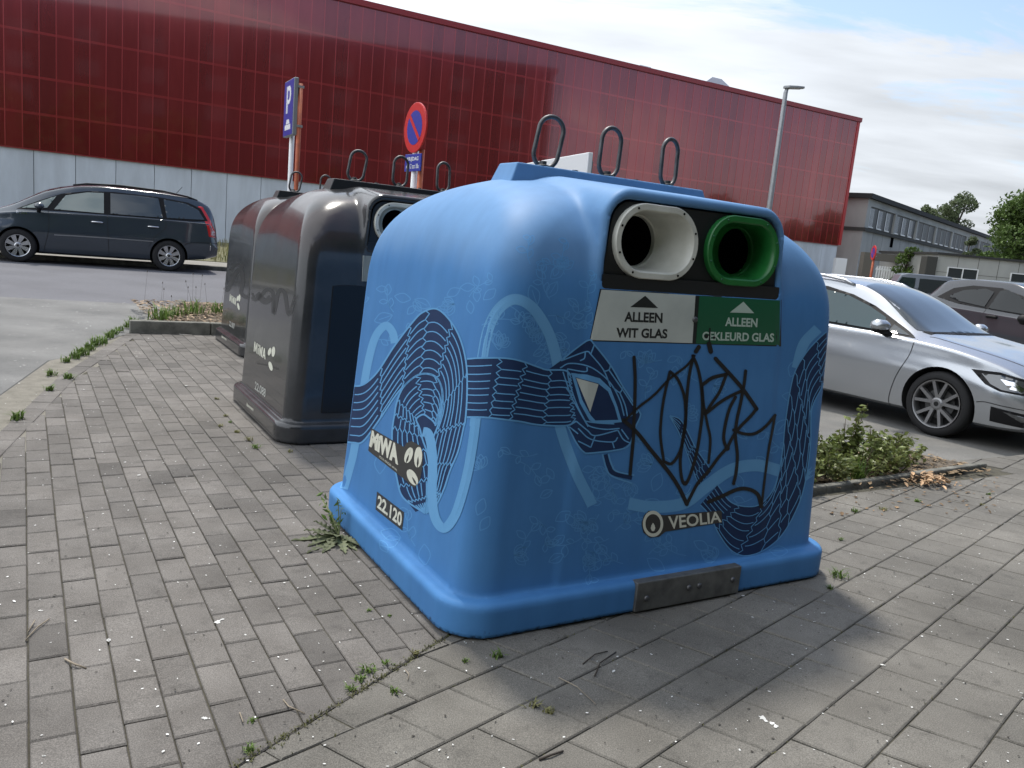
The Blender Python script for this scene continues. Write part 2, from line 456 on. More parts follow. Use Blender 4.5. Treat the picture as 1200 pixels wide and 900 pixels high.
paint_tones(M_BLUE)
M_DARK = mat_bin_dark()
M_BLACKP = mat('black panel', (0.008, 0.009, 0.011), 0.45)
M_WHITEP = mat('white moulded plastic', (0.62, 0.62, 0.56), 0.35, col2=(0.5, 0.5, 0.44), nscale=9)
M_GREENP = mat('green moulded plastic', (0.018, 0.16, 0.035), 0.32, col2=(0.014, 0.13, 0.03), nscale=9)
M_VOID = mat('dark hole', (0.002, 0.002, 0.003), 0.9, spec=0.0)
M_STEEL = mat('weathered galvanised steel', (0.13, 0.13, 0.135), 0.5, 0.75, col2=(0.07, 0.07, 0.072), nscale=22)
M_PLATE = mat('dull steel plate', (0.20, 0.20, 0.19), 0.55, 0.6, col2=(0.12, 0.12, 0.115), nscale=14)
M_NAVY = mat('navy mural paint', (0.013, 0.030, 0.082), 0.6, col2=(0.018, 0.038, 0.098), nscale=6, spec=0.15)
M_LBLUE = mat('pale blue mural paint', (0.120, 0.315, 0.56), 0.6, col2=(0.135, 0.335, 0.58), nscale=6, spec=0.15)
M_LINE = mat('light blue line paint', (0.115, 0.31, 0.56), 0.6, spec=0.15)
M_FAINT = mat('faint blue line paint', (0.098, 0.275, 0.535), 0.6, spec=0.15)
M_SPRAY = mat('black spray paint', (0.004, 0.004, 0.005), 0.6)
M_STKD = mat('charcoal sticker', (0.028, 0.028, 0.027), 0.45)
M_CREAM = mat('cream print', (0.62, 0.62, 0.52), 0.5)
M_SIGNW = mat('off white sign', (0.50, 0.53, 0.49), 0.4, col2=(0.43, 0.46, 0.43), nscale=5)
M_SIGNG = mat('dark green sign', (0.006, 0.095, 0.042), 0.4)
M_PRINTB = mat('black print', (0.010, 0.012, 0.012), 0.5)
M_PRINTG = mat('pale print on green', (0.42, 0.52, 0.45), 0.5)

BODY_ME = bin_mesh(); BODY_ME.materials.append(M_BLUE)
def stadium(cu, cz, rx, rz, n=40):
    """ring of 2-D points, flat sided: half length rx, half height rz"""
    o = []; s = rx-rz
    for i in range(n):
        a = 2*math.pi*(i+0.5)/n
        o.append((cu+math.copysign(s, math.cos(a))+rz*math.cos(a), cz+rz*math.sin(a)))
    return o
def onfront(u, z, off): return (u, vfront(z)+off, z)

def make_bin(name, label, a, b, body_mat, bar_mat, loc_z=0.0):
    p = W(a, b) + E1*BW/2
    root = thing(name, label, 'glass bank', (p.x, p.y, loc_z), ANG, 'glass recycling banks in a row')
    body = bpy.data.objects.new('body', BODY_ME); COL.objects.link(body); body.parent = root
    body.material_slots[0].link = 'OBJECT'; body.material_slots[0].material = body_mat
    # inset black panel with two round cut-outs
    pc = [(-0.215, 1.401), (0.222, 1.401)]
    outl = [(-0.44, 1.236), (0.44, 1.236), (0.418, 1.47)] + [(0.335+0.083*math.cos(t), 1.455+0.08*math.sin(t)) for t in np.linspace(0, math.pi/2, 7)] \
         + [(-0.335+0.083*math.cos(t), 1.455+0.08*math.sin(t)) for t in np.linspace(math.pi/2, math.pi, 7)] + [(-0.418, 1.47)]
    hl = [stadium(u, z, 0.170, 0.112) for u, z in pc]
    V, F = fill2d(outl, 0.05, hl)
    mb = MB(); mb.add([onfront(x, z, 0.016) for x, z in V], F)
    front = mb.build('front_panel', M_BLACKP, root)
    mb = MB(); mb.prism([(-0.449, 1.212), (0.449, 1.212), (0.446, 1.274), (-0.446, 1.274)], -0.0012, 0.03, lambda x, z, o: onfront(x, z, o)); mb.build('panel_foot', M_BLACKP, front)
    for (cu, cz), mm_, hs in zip(pc, (M_WHITEP, M_GREENP), (0.0, 0.085)):
        if mm_ is M_WHITEP: nm = 'white_port'
        else: nm = 'green_port'
        loops = []
        def lp(rx, rz, off, du=0.0): loops.append([onfront(x, z, off) for x, z in stadium(cu+du, cz, rx, rz)])
        lp(0.194, 0.134, 0.016); lp(0.194, 0.134, -0.004); lp(0.191, 0.131, -0.008)
        lp(0.172, 0.112, -0.008); lp(0.167, 0.107, -0.003); lp(0.158, 0.104, 0.03)
        lp(0.130, 0.098, 0.085, hs*0.55); lp(0.1005, 0.100, 0.125, hs); lp(0.094, 0.0935, 0.128, hs)
        lp(0.094, 0.0935, 0.15, hs)
        n = 40; mb = MB(); vs = [v for l in loops for v in l]; fs = []
        for i in range(len(loops)-1):
            fs += [(i*n+j, i*n+(j+1) % n, (i+1)*n+(j+1) % n, (i+1)*n+j) for j in range(n)]
        mb.add(vs, fs)
        port = fix_normals(mb.build(nm, mm_, root, smooth=True, sharp=35))
        mb = MB(); l = [onfront(x, z, 0.148) for x, z in stadium(cu+hs, cz, 0.0945, 0.094)]
        mb.add(l, [tuple(range(n))]); mb.build('throat', M_VOID, port)
        for k in range(8):
            mb = MB(); t = 2*math.pi*(k+0.5)/8; sx_ = 0.06 if math.cos(t) > 0 else -0.06
            c = onfront(cu+sx_+0.122*math.cos(t), cz+0.122*math.sin(t), -0.009)
            mb.lathe([(0.0045, 0.0), (0.003, -0.003), (0.0, -0.003)], 8, lambda x, y, h, c=c: (c[0]+x, c[1]+h, c[2]+y))
            mb.build('screw', M_VOID if mm_ is M_WHITEP else M_SIGNG, port)
    # lifting bar and rings
    mb = MB()
    a0, a1, c0, c1 = 0.545, 0.50, 0.095, 0.075
    zb, zt = 1.56, 1.672
    vs = [(-a0, BD/2-c0, zb), (a0, BD/2-c0, zb), (a0, BD/2+c0, zb), (-a0, BD/2+c0, zb), (-a1, BD/2-c1, zt), (a1, BD/2-c1, zt), (a1, BD/2+c1, zt), (-a1, BD/2+c1, zt)]
    mb.add(vs, [(0,3,2,1),(4,5,6,7),(0,1,5,4),(1,2,6,5),(2,3,7,6),(3,0,4,7)])
    bevel(mb.build('lifting_bar', bar_mat, root), 0.006, 2)
    for ru, tilt, yaw in ((-0.335, 9, -8), (0.0, 2, 5), (0.345, -2, 12)):
        mb = MB(); Mx = Matrix.Translation((ru, BD/2, 1.670)) @ Matrix.Rotation(rad(yaw), 4, 'Z') @ Matrix.Rotation(rad(tilt), 4, 'Y')
        pts = [Mx @ Vector((x, 0, z)) for x, z in [( (0.056*math.cos(t)), 0.108+math.copysign(0.048, math.sin(t))+0.056*math.sin(t)) for t in [2*math.pi*(i+0.5)/36 for i in range(36)]]]
        mb.tube(pts, 0.0098, 8, closed=True)
        rg = mb.build('lifting_ring', M_STEEL, root, smooth=True)
        mb = MB(); mb.lathe([(0.03, 1.671), (0.03, 1.682), (0.016, 1.686), (0.016, 1.698), (0.0, 1.70)], 14, lambda x, y, h: (ru+x, BD/2+y, h))
        mb.build('eye_bolt', M_STEEL, rg, smooth=True, sharp=40)
    for ru in (-0.17, 0.16):
        mb = MB(); mb.lathe([(0.014, 1.672), (0.014, 1.682), (0.0, 1.683)], 6, lambda x, y, h: (ru+x, BD/2+y, h)); mb.build('bolt', M_STEEL, root)
    # steel wear plate on the skirt
    mb = MB(); mb.box((-0.205, -0.012, 0.010), (0.345, 0.03, 0.128))
    pt = bevel(mb.build('wear_plate', M_PLATE, root), 0.004, 2)
    for bx, bz in ((-0.155, 0.062), (0.06, 0.075), (0.115, 0.075), (0.30, 0.075)):
        mb = MB(); mb.lathe([(0.012, -0.012), (0.011, -0.018), (0.006, -0.021), (0, -0.0215)], 12, lambda x, y, h: (bx+x, h, bz+y))
        mb.build('rivet', M_STEEL, pt, smooth=True)
    if body_mat is M_DARK:
        for x0, x1, nm, m_ in ((-0.475, -0.004, 'white_glass_sign', M_SIGNW), (0.004, 0.475, 'coloured_glass_sign', M_SIGNG)):
            mb = MB(); V, F = fill2d([(x0, 1.03), (x1, 1.03), (x1, 1.19), (x0, 1.19)], 0.2); mb.add([onfront(x, z, -0.012) for x, z in V], F)
            mb.prism([(x0, 1.03), (x1, 1.03), (x1, 1.19), (x0, 1.19)], -0.012, 0.0, lambda x, z, o: onfront(x, z, o)); mb.build(nm, m_, root)
        mb = MB(); mb.prism([(-0.70, 0.19), (0.70, 0.19), (0.66, 0.99), (0.60, 1.0), (-0.60, 1.0), (-0.66, 0.99)], -0.008, 0.004, lambda x, z, o: onfront(x, z, o))
        bevel(mb.build('front_sheet', mat('glossy black sheet', (0.012, 0.012, 0.013), 0.25, spec=0.35), root), 0.003, 2)
    return root, body

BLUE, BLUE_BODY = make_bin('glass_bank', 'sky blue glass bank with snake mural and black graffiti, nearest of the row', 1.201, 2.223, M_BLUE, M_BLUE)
GREY1, GREY1_BODY = make_bin('glass_bank', 'glossy dark grey glass bank numbered 22.088 right behind the blue one', 1.285, 4.82, M_DARK, M_BLACKP)
GREY2, GREY2_BODY = make_bin('glass_bank', 'farthest dark grey glass bank, beside the kerb of the bark planter', 1.743, 8.05, M_DARK, M_BLACKP)

# ---- artwork on the blue bank (traced from the photograph, cast on to the moulded body)
SK = Skin(BLUE, BLUE_BODY)
def crop(ox, oy, k): return lambda *pts: [(ox+x/k, oy+y/k) for x, y in pts]
C4 = crop(390, 350, 5.294); C5 = crop(390, 470, 5.294); C6 = crop(540, 390, 4.736); C7 = crop(780, 380, 3.215)
CG = crop(720, 390, 3.914); CH = crop(640, 360, 3.0); CS = crop(680, 200, 4.286); CV = crop(680, 560, 3.75)

# faint leaves and flowers all over the paint
mb = MB(); rr = random.Random(11)
def leaf_px(x, y, s, a, vein=True):
    c, sn = math.cos(a), math.sin(a)
    pts = [(0,0),(0.32,0.24),(0.62,0.30),(0.88,0.16),(1.05,0),(0.85,-0.17),(0.58,-0.28),(0.28,-0.2),(0,0)]
    P = [(x+s*(c*u-sn*v), y+s*(sn*u+c*v)) for u, v in pts]
    SK.stroke(mb, P, 1.1, 0.0012, 22, cross=1)
    if vein: SK.stroke(mb, [P[0], (x+s*c*0.8, y+s*sn*0.8)], 0.9, 0.0012, 6, cross=1)
zones = [(430, 330, 600, 400, 20), (560, 380, 690, 440, 12), (560, 520, 760, 665, 34), (440, 540, 560, 640, 10), (640, 300, 700, 380, 6),
         (740, 410, 940, 600, 26), (760, 625, 930, 655, 8), (610, 300, 690, 400, 10)]
LZ = zones
for x0, y0, x1, y1, k in zones:
    for _ in range(k):
        x, y = rr.uniform(x0, x1), rr.uniform(y0, y1); a = rr.uniform(0, 6.28)
        kind = rr.random()
        if kind < 0.55: leaf_px(x, y, rr.uniform(14, 24), a, rr.random() < 0.4)
        elif kind < 0.85:
            ln = rr.uniform(26, 46); st = [(x+ln*t*math.cos(a+0.5*t), y+ln*t*math.sin(a+0.5*t)) for t in (0, .25, .5, .75, 1)]
            SK.stroke(mb, st, 1.0, 0.0012, 14, cross=1)
            for q in range(1, 5):
                leaf_px(*st[q], rr.uniform(9, 14), a+(0.9 if q % 2 else -0.8), False)
        else:
            for q in range(5): leaf_px(x, y, rr.uniform(12, 17), a+(q-2)*0.42, False)
mb.build('leaf_pattern', M_FAINT, BLUE)

# pale swirls
mb = MB()
SK.stroke(mb, C5((70,545),(100,440),(128,330),(150,200),(170,60))+C4((183,620),(215,420),(262,245),(325,168),(370,205),(385,275)), 9.2, 0.0022, 90)
SK.stroke(mb, [(556.5,500),(560,470),(564,430),(571,390),(583,364),(601,351),(620,357),(636,377),(648,404),(656,440)], 12.5, 0.0022, 80)
SK.stroke(mb, [(654,490),(659,510),(667,533),(677,558),(688,580),(694,592)], 12.5, 0.0022, 40, taper=False)
SK.stroke(mb, CH((290,690),(370,702),(480,690),(560,632),(650,572),(740,556),(830,578),(905,600)), 14, 0.0022, 80)
SK.stroke(mb, CH((880,215),(905,130),(955,75)), 12, 0.0022, 30)
SK.stroke(mb, CH((905,600),(950,560),(975,480),(985,400)), 9, 0.0022, 30)
mb.build('pale_swirl', M_LBLUE, BLUE)

# snake: paired edges give each stretch its own run of scales
S1 = list(zip(C4((108,540),(170,540),(225,510),(290,440),(380,300),(490,155),(560,85),(650,65),(740,150),(800,270),(832,420),(835,600),(825,750))+C5((815,160),(780,310),(730,430),(690,550),(640,650),(580,697)),
              C4((62,885),(130,893),(190,885),(290,752),(385,610),(440,545),(520,478),(590,465),(650,492),(680,560),(685,640),(675,720),(650,800))+C5((625,230),(610,320),(600,420),(592,520),(585,610),(572,692))))
S2 = list(zip(C5((575,697),(440,600),(400,480),(375,330),(370,190))+C4((385,720),(400,640),(440,550),(520,480),(590,467),(650,495),(678,560),(680,650),(660,760)),
              C5((578,690),(592,560),(600,430),(590,330),(560,240))+C4((540,800),(520,750),(545,725),(570,720),(600,740),(620,755),(632,770),(638,780),(640,790))))
S3 = list(zip(C6((36,145),(110,140),(240,140),(330,155),(430,190),(480,205),(575,208),(610,235)), C6((36,468),(110,468),(170,472),(250,482),(330,492),(430,510),(580,515),(640,490))))
S4 = list(zip(C7((15,343),(60,365),(110,460),(150,520),(172,553)), C7((14,346),(50,410),(85,500),(110,570),(125,606))))
S5 = list(zip(C7((195,605),(240,665),(290,685),(350,680),(400,630),(425,560),(440,470),(450,370),(470,240),(490,170),(530,105),(570,60),(606,27)),
              C7((130,680),(165,720),(200,790),(245,850),(300,872),(370,850),(440,790),(500,680),(530,570),(545,450),(550,320),(588,235),(606,160))))
HEAD = C6((485,205),(560,150),(640,85),(710,40),(740,65),(830,180),(900,300),(985,430),(995,462),(960,540),(940,610),(890,645),(720,667),(680,660),(640,610),(590,515),(520,505),(500,350))
navy = MB(); line = MB()
def scales(pairs, rows, lens, jitter=0.12, lw=1.3, n=160, seed=1, phase=0.0):
    rs = random.Random(seed)
    A = resample([p[0] for p in pairs], n); B = resample([p[1] for p in pairs], n)
    V = []; F = []; K = 8
    for i in range(n):
        for j in range(K+1): V.append(tuple(A[i]+(B[i]-A[i])*j/K))
    for i in range(n-1):
        for j in range(K): F.append((i*(K+1)+j, i*(K+1)+j+1, (i+1)*(K+1)+j+1, (i+1)*(K+1)+j))
    SK.put(navy, V, F, 0.0032)
    mid = (A+B)/2; sarc = np.concatenate([[0], np.cumsum(np.linalg.norm(np.diff(mid, axis=0), axis=1))]); total = sarc[-1]
    def pt(s, t):
        s = min(max(s, 0), total); i = np.interp(s, sarc, np.arange(n)); k = int(min(i, n-2)); f = i-k
        a = A[k]+(A[k+1]-A[k])*f; b = B[k]+(B[k+1]-B[k])*f
        return tuple(a+(b-a)*t)
    # columns of staggered cells
    cuts = [0.0]; s = phase
    while s < total:
        if s > 0: cuts.append(s)
        s += rs.uniform(*lens)
    cuts.append(total)
    zig = 0.22
    for ci in range(len(cuts)-1):
        s0, s1 = cuts[ci], cuts[ci+1]; ln = s1-s0
        off = 0.5 if ci % 2 else 0.0
        ts = [(r+off+rs.uniform(-jitter, jitter))/rows for r in range(1, rows)]
        z0 = min(0.24*ln, 4.5)
        for t in ts:
            if 0.03 < t < 0.97:
                m = [pt(s0+z0*(1 if ci else 0)+(ln-z0)*q, t+0.012*math.sin(q*3+ci)) for q in np.linspace(0, 1, max(5, int(ln/3.5)))]
                SK.stroke(line, m, lw, 0.0058, None, cross=1, raw=True)
        if ci < len(cuts)-2:
            # zigzag seam between this column and the next
            nxt = 0.5 if (ci+1) % 2 else 0.0
            marks = sorted([(r+off)/rows for r in range(0, rows+1)]+[(r+nxt)/rows for r in range(0, rows+1)])
            zz_ = [pt(s1+(z0 if (k_ % 2) else 0)+rs.uniform(-.6, .6), min(max(t, 0), 1)) for k_, t in enumerate(marks) if -0.01 <= t <= 1.01]
            if len(zz_) > 2:
                P = []
                for q in range(len(zz_)-1):
                    a, b = np.array(zz_[q]), np.array(zz_[q+1])
                    P += [tuple(a), tuple((a+b)/2)]
                P.append(zz_[-1]); SK.stroke(line, P, lw, 0.0058, None, cross=1, raw=True)
    for E in (A, B): SK.stroke(line, E, lw*1.5, 0.0060, None, cross=1, raw=True)
SK.poly(navy, C4((400,645),(440,555),(520,485),(590,472),(655,505),(688,600),(690,720))+C5((665,200),(660,300),(640,450),(600,640),(515,688),(442,600),(402,480),(378,330),(374,190)), 0.0026, 4)
scales(S2, 6, (13, 26), seed=3, n=140)
scales(S1, 7, (26, 52), seed=2, n=200)
scales(S3, 8, (24, 52), seed=4)
scales(S4, 4, (16, 26), seed=5, lw=0.8)
scales(S5, 6, (18, 36), seed=6, lw=0.9)
SK.poly(navy, HEAD, 0.0036, 4)
SK.stroke(navy, C6((800,675),(820,740),(850,775),(950,800)), 7, 0.0036, 30)
navy.build('snake_mural', M_NAVY, BLUE)
ol = HEAD[1:-2]
SK.stroke(line, ol, 1.8, 0.0062, len(ol)*6, cross=1)
for c in (((565,215),(590,290),(610,350),(660,440),(705,520)), ((590,200),(600,270),(640,390),(690,490),(720,520),(800,535),(880,530)), ((550,195),(600,170),(690,180),(760,215),(830,280),(880,370),(905,460)),
          ((590,200),(690,215),(700,190)), ((555,155),(690,105),(720,118)), ((690,105),(685,140),(660,155)), ((720,118),(790,205),(830,300)), ((740,65),(720,118)), ((830,180),(820,205),(790,215)),
          ((900,300),(880,330),(840,300)), ((880,330),(910,400),(925,470)), ((820,205),(900,320),(980,440)), ((925,470),(980,440)), ((640,490),(700,540),(745,570),(870,540)), ((650,530),(720,590),(840,605),(870,580)),
          ((745,570),(720,635)), ((720,635),(690,620),(650,600)), ((840,605),(850,640)), ((870,540),(900,590),(935,610)), ((890,535),(930,590)), ((600,520),(650,560)), ((580,300),(615,350)), ((690,490),(760,500),(850,505))):
    SK.stroke(line, C6(*c), 1.5, 0.0062, None, cross=1)
SK.stroke(line, C6((785,672),(806,750),(838,795),(950,835)), 2.0, 0.0042, 30, cross=1)
SK.stroke(line, C6((818,672),(838,735),(865,768),(962,790)), 2.0, 0.0042, 30, cross=1)
eye = C6((610,222),(700,232),(770,252),(830,310),(868,410),(892,495),(800,505),(740,500),(712,485),(660,390))
SK.poly(line, eye, 0.0070, 4)
line.build('scale_lines', M_LINE, BLUE)
mb = MB(); SK.poly(mb, C6((634,246),(760,280),(815,325),(852,410),(872,482),(745,486),(718,455),(672,370)), 0.0078, 4); mb.build('snake_pupil', M_NAVY, BLUE)
mb = MB(); SK.poly(mb, C6((638,250),(762,285),(716,440)), 0.0086, 4); mb.build('snake_eye', M_SIGNW, BLUE)

mb = MB(); SK.stroke(mb, [(496,506),(502,508),(506,522),(507.5,546),(507,583),(511,608),(521,619),(532,607),(540,586),(549,551),(555,515),(558,490)], 11, 0.0072, 90)
mb.build('pale_swirl', M_LBLUE, BLUE)
# signs under the openings
def sign(name, q, m, off=0.004):
    mb = MB(); SK.poly(mb, CS(*q), off, 6); 
    o = mb.build(name, m, BLUE); return o
sw = sign('white_glass_sign', ((105,598),(578,627),(562,866),(50,850)), M_SIGNW)
sg = sign('coloured_glass_sign', ((598,629),(1002,652),(1000,877),(580,868)), M_SIGNG)
mb = MB(); SK.poly(mb, CS((99,594),(1010,648),(1008,883),(46,856)), 0.0022, 6); mb.build('sign_backing', M_BLACKP, BLUE)
def letter(mbx, txt, quad, off, bold=0.03, cs=None, fn=None, skin=None, spacing=1.0):
    V, F = text_quad(txt, cs(*quad) if cs else quad, bold, spacing); (skin or SK).put(mbx, V, F, off, fn)
mb = MB(); SK.poly(mb, CS((250,685),(325,628),(390,690)), 0.0058, 5)
letter(mb, 'ALLEEN', ((222,708),(413,714),(411,765),(219,758)), 0.0058, 0.035, CS)
letter(mb, 'WIT GLAS', ((181,788),(438,795),(435,843),(179,838)), 0.0058, 0.035, CS)
mb.build('lettering', M_PRINTB, sw)
mb = MB(); SK.poly(mb, CS((750,712),(818,658),(872,716)), 0.0058, 5)
letter(mb, 'ALLEEN', ((727,736),(890,742),(887,786),(726,780)), 0.0058, 0.03, CS)
letter(mb, 'GEKLEURD GLAS', ((613,808),(973,817),(971,861),(611,851)), 0.0058, 0.03, CS)
mb.build('lettering', M_PRINTG, sg)
mb = MB(); h = SK.px(*CS((574,748))[0], 0.004)
if h: mb.lathe([(0.012,-0.004),(0.011,-0.009),(0.004,-0.011),(0,-0.011)], 14, lambda x, y, z: (h.x+x, h.y+z+0.003, h.z+y))
mb.build('sign_screw', M_STEEL, BLUE, smooth=True)

# black graffiti scrawl
mb = MB()
for st, w in ((((88,112),(93,200),(92,300),(88,400),(85,480),(76,580),(70,648)), 3.6), (((365,105),(330,150),(250,212),(180,285),(110,340),(45,402)), 2.6), (((40,400),(100,455),(160,530),(205,585),(260,655),(300,720),(330,785)), 4.2),
              (((330,785),(380,690),(430,632),(480,565),(520,522)), 3.4), (((462,118),(510,170),(560,225),(600,275),(650,348)), 4.2), (((650,348),(620,385),(580,425),(545,470),(515,528)), 3.4),
              (((252,180),(225,300),(212,400),(210,480),(225,590)), 3.0), (((225,590),(262,598),(300,540),(320,450),(325,380),(318,290),(290,215),(255,178)), 3.2),
              (((360,110),(342,190),(330,300),(324,400),(310,500),(300,590),(308,670),(325,692),(350,640),(375,550),(392,450),(402,350),(396,240),(380,160),(358,105)), 3.3),
              (((405,235),(450,205),(512,190)), 3.8), (((512,190),(480,270),(440,330),(415,372)), 3.2), (((415,372),(480,320),(530,290),(590,262)), 3.4), (((400,240),(408,330),(425,420),(438,490),(430,595)), 2.8),
              (((600,175),(592,240),(575,330),(560,400),(553,470),(562,560),(556,640),(545,690)), 3.4), (((553,295),(525,350),(505,430),(500,490),(515,532)), 3.4), (((545,445),(590,462),(640,462),(690,430),(735,378)), 3.2),
              (((735,378),(722,450),(705,540),(690,650),(672,800)), 2.6), (((672,795),(655,740),(610,716),(560,718),(500,745),(430,775)), 4.0), (((385,65),(372,85)), 4.5), (((432,50),(440,85)), 5.0), (((436,-20),(434,40)), 1.6)):
    P = CG(*st); SK.stroke(mb, P, w*1.1, 0.0095, max(10, len(P)*9), cross=2)
    for e in (P[0], P[-1]): SK.poly(mb, [(e[0]+w*0.58*math.cos(t), e[1]+w*0.58*math.sin(t)) for t in np.linspace(0, 6.283, 11)[:-1]], 0.0097, 3)
for x, y, r in ((515,528,8),(545,690,5),(553,447,7),(330,780,7),(325,688,6),(436,70,5),(374,80,4),(672,795,6),(420,15,6),(455,22,4)):
    c = CG((x, y))[0]; r_ = r/2.4
    SK.poly(mb, [(c[0]+r_*math.cos(t)*rr.uniform(.8,1.1), c[1]+r_*math.sin(t)*rr.uniform(.8,1.1)) for t in np.linspace(0, 6.28, 14)[:-1]], 0.0098, 3)
mb.build('graffiti', M_SPRAY, BLUE)

# stickers
MIWA = [([(0,0),(.025,1),(.09,1),(.15,.42),(.21,1),(.275,1),(.30,0),(.235,0),(.222,.62),(.166,.10),(.134,.10),(.078,.62),(.065,0)], ()), ([(.352,0),(.352,.62),(.412,.62),(.412,0)], ()),
        ([(.352,.79),(.352,1),(.412,1),(.412,.79)], ()), ([(.44,1),(.49,0),(.56,0),(.59,.52),(.62,0),(.69,0),(.74,1),(.665,1),(.645,.42),(.62,.88),(.56,.88),(.535,.42),(.515,1)], ()),
        ([(.73,0),(.83,1),(.905,1),(1,0),(.92,0),(.905,.2),(.825,.2),(.81,0)], ([(.84,.38),(.89,.38),(.866,.72)],))]
def miwa(mbx, sk, quad, off, step):
    q = [np.array(p, float) for p in quad]
    mp = lambda u, v: tuple((q[3]*(1-u)+q[2]*u)*(1-v)+(q[0]*(1-u)+q[1]*u)*v)
    for o_, hs in MIWA: sk.poly(mbx, [mp(*p) for p in o_], off, step, holes=[[mp(*p) for p in h_] for h_ in hs])
BEANS = [((474,336),22,50,18), ((533,348),23,64,4), ((497,473),26,54,-28)]
mb = MB(); SK.poly(mb, C5((242,168),(445,285),(462,258),(492,248),(548,278),(562,330),(560,400),(545,490),(512,537),(485,525),(465,500),(222,308)), 0.0074, 4); stk = mb.build('logo_sticker', M_STKD, BLUE)
mb = MB()
letter(mb, 'MiWA', ((246,180),(410,272),(408,398),(228,280)), 0.0088, 0.06, C5)
letter(mb, 'VOOR MINDER AFVAL', ((290,335),(404,424),(402,436),(288,347)), 0.0088, 0.0, C5)
for (bx, by), ra, rb, ang in BEANS:
    for sgn in (-1, 1):
        pts = []
        for t in np.linspace(-math.pi/2, math.pi/2, 12): pts.append((sgn*(ra*math.cos(t)+1.5)*1.0, rb*math.sin(t)))
        pts += [(sgn*(1.5+5*math.sin(q*3.1)), rb*q) for q in (0.6, 0.2, -0.2, -0.6)]
        a = rad(ang); SK.poly(mb, C5(*[(bx+x*math.cos(a)-y*math.sin(a), by+x*math.sin(a)+y*math.cos(a)) for x, y in pts]), 0.0088, 3)
mb.build('logo_print', M_CREAM, stk)
mb = MB(); SK.poly(mb, C5((276,561),(444,690),(432,802),(267,673)), 0.006, 5); stk = mb.build('number_sticker', M_STKD, BLUE)
mb = MB(); letter(mb, '22.120', ((284,580),(434,696),(426,782),(276,660)), 0.0072, 0.03, C5); mb.build('number_print', M_CREAM, stk)
mb = MB()
SK.poly(mb, CV((330,160),(372,163),(620,143),(622,195),(372,236),(345,258),(305,262),(276,240),(268,200),(278,165),(300,143)), 0.0074, 5); stk = mb.build('company_sticker', M_STKD, BLUE)
mb = MB()
letter(mb, 'VEOLIA', ((384,168),(616,146),(620,194),(388,226)), 0.0088, 0.02, CV)
ring = lambda r, k=26: [(318+r*0.9*math.cos(t), 201+r*1.15*math.sin(t)) for t in np.linspace(0, 2*math.pi, k)[:-1]]
SK.poly(mb, CV(*ring(50)), 0.0088, 3, holes=[CV(*ring(37))])
SK.poly(mb, CV(*[(318+x, 214+y) for x, y in ((0,-18),(7,-6),(10,6),(6,17),(0,20),(-6,17),(-10,6),(-7,-6))]), 0.0088, 3)
mb.build('company_print', M_CREAM, stk)

# markings on the two grey banks
def grey_marks(root, body, cs, logo, beans, bs, num, numtxt, mk, smears):
    sk = Skin(root, body, 0.42)
    mb = MB(); miwa(mb, sk, cs(*logo), 0.003, 2)
    for (bx, by), ra, rb, ang in beans:
        a = rad(ang)
        sk.poly(mb, cs(*[(bx+ra*math.cos(t)*math.cos(a)-rb*math.sin(t)*math.sin(a), by+ra*math.cos(t)*math.sin(a)+rb*math.sin(t)*math.cos(a)) for t in np.linspace(0, 2*math.pi, 15)[:-1]]), 0.003, 2)
    mb.build('logo_sticker', M_CREAM, root)
    mb = MB(); letter(mb, numtxt, num, 0.003, 0.015, cs, skin=sk); mb.build('number_sticker', mat('worn white print', (0.40, 0.40, 0.37), 0.6), root)
    mb = MB(); letter(mb, 'Bammens', mk, 0.003, 0.02, cs, skin=sk); mb.build('maker_mark', M_CREAM, root)
    mb = MB()
    for st, w in smears: sk.stroke(mb, cs(*st), w, 0.002, None)
    mb.build('smear', mat('dark smear', (0.016, 0.017, 0.018), 0.3), root)
CM = crop(140, 330, 4.286)
grey_marks(GREY1, GREY1_BODY, CM, ((678,300),(737,340),(734,392),(675,350)), [((755,352),8,20,15),((774,352),9,26,5),((760,425),9,24,-15)], 1, ((682,500),(736,540),(733,582),(680,540)), '22.088', ((640,607),(674,634),(673,652),(640,624)),
           [(((650,30),(680,90),(720,60),(740,40),(770,60),(775,160),(800,50),(830,60),(850,165),(880,90),(895,70)), 4.5), (((690,60),(730,100),(760,80)), 7), (((690,410),(740,420),(800,440)), 2)])
grey_marks(GREY2, GREY2_BODY, CM, ((555,62),(588,86),(586,120),(553,97)), [((594,85),5,14,15),((603,82),5,18,4),((598,125),5,18,-12)], 1, ((553,197),(580,212),(578,240),(552,222)), '22.087', ((514,268),(538,284),(537,296),(514,280)),
           [(((528,0),(532,35),(545,40),(560,5),(580,-40),(610,-60),(620,0),(612,55),(640,80),(655,60)), 4.5), (((560,-60),(590,-90),(625,-70)), 4)])

# ------------------------------------------------------------------ ground
def st(o): return tag(o, kind='structure')
def clip_half(poly, n, c):
    """keep the part of a convex polygon with n.p <= c"""
    o = []
    for i in range(len(poly)):
        a, b = poly[i], poly[(i+1) % len(poly)]
        da, db = n[0]*a[0]+n[1]*a[1]-c, n[0]*b[0]+n[1]*b[1]-c
        if da <= 0: o.append(a)
        if (da < 0) != (db < 0) and abs(da-db) > 1e-12:
            t = da/(da-db); o.append((a[0]+(b[0]-a[0])*t, a[1]+(b[1]-a[1])*t))
    return o
def half(p, q):
    """half plane left of p->q, as (n, c) for clip_half"""
    d = (q[0]-p[0], q[1]-p[1]); n = (d[1], -d[0]); l = math.hypot(*n); n = (n[0]/l, n[1]/l)
    return n, n[0]*p[0]+n[1]*p[1]
def xy(v): return (v.x, v.y)

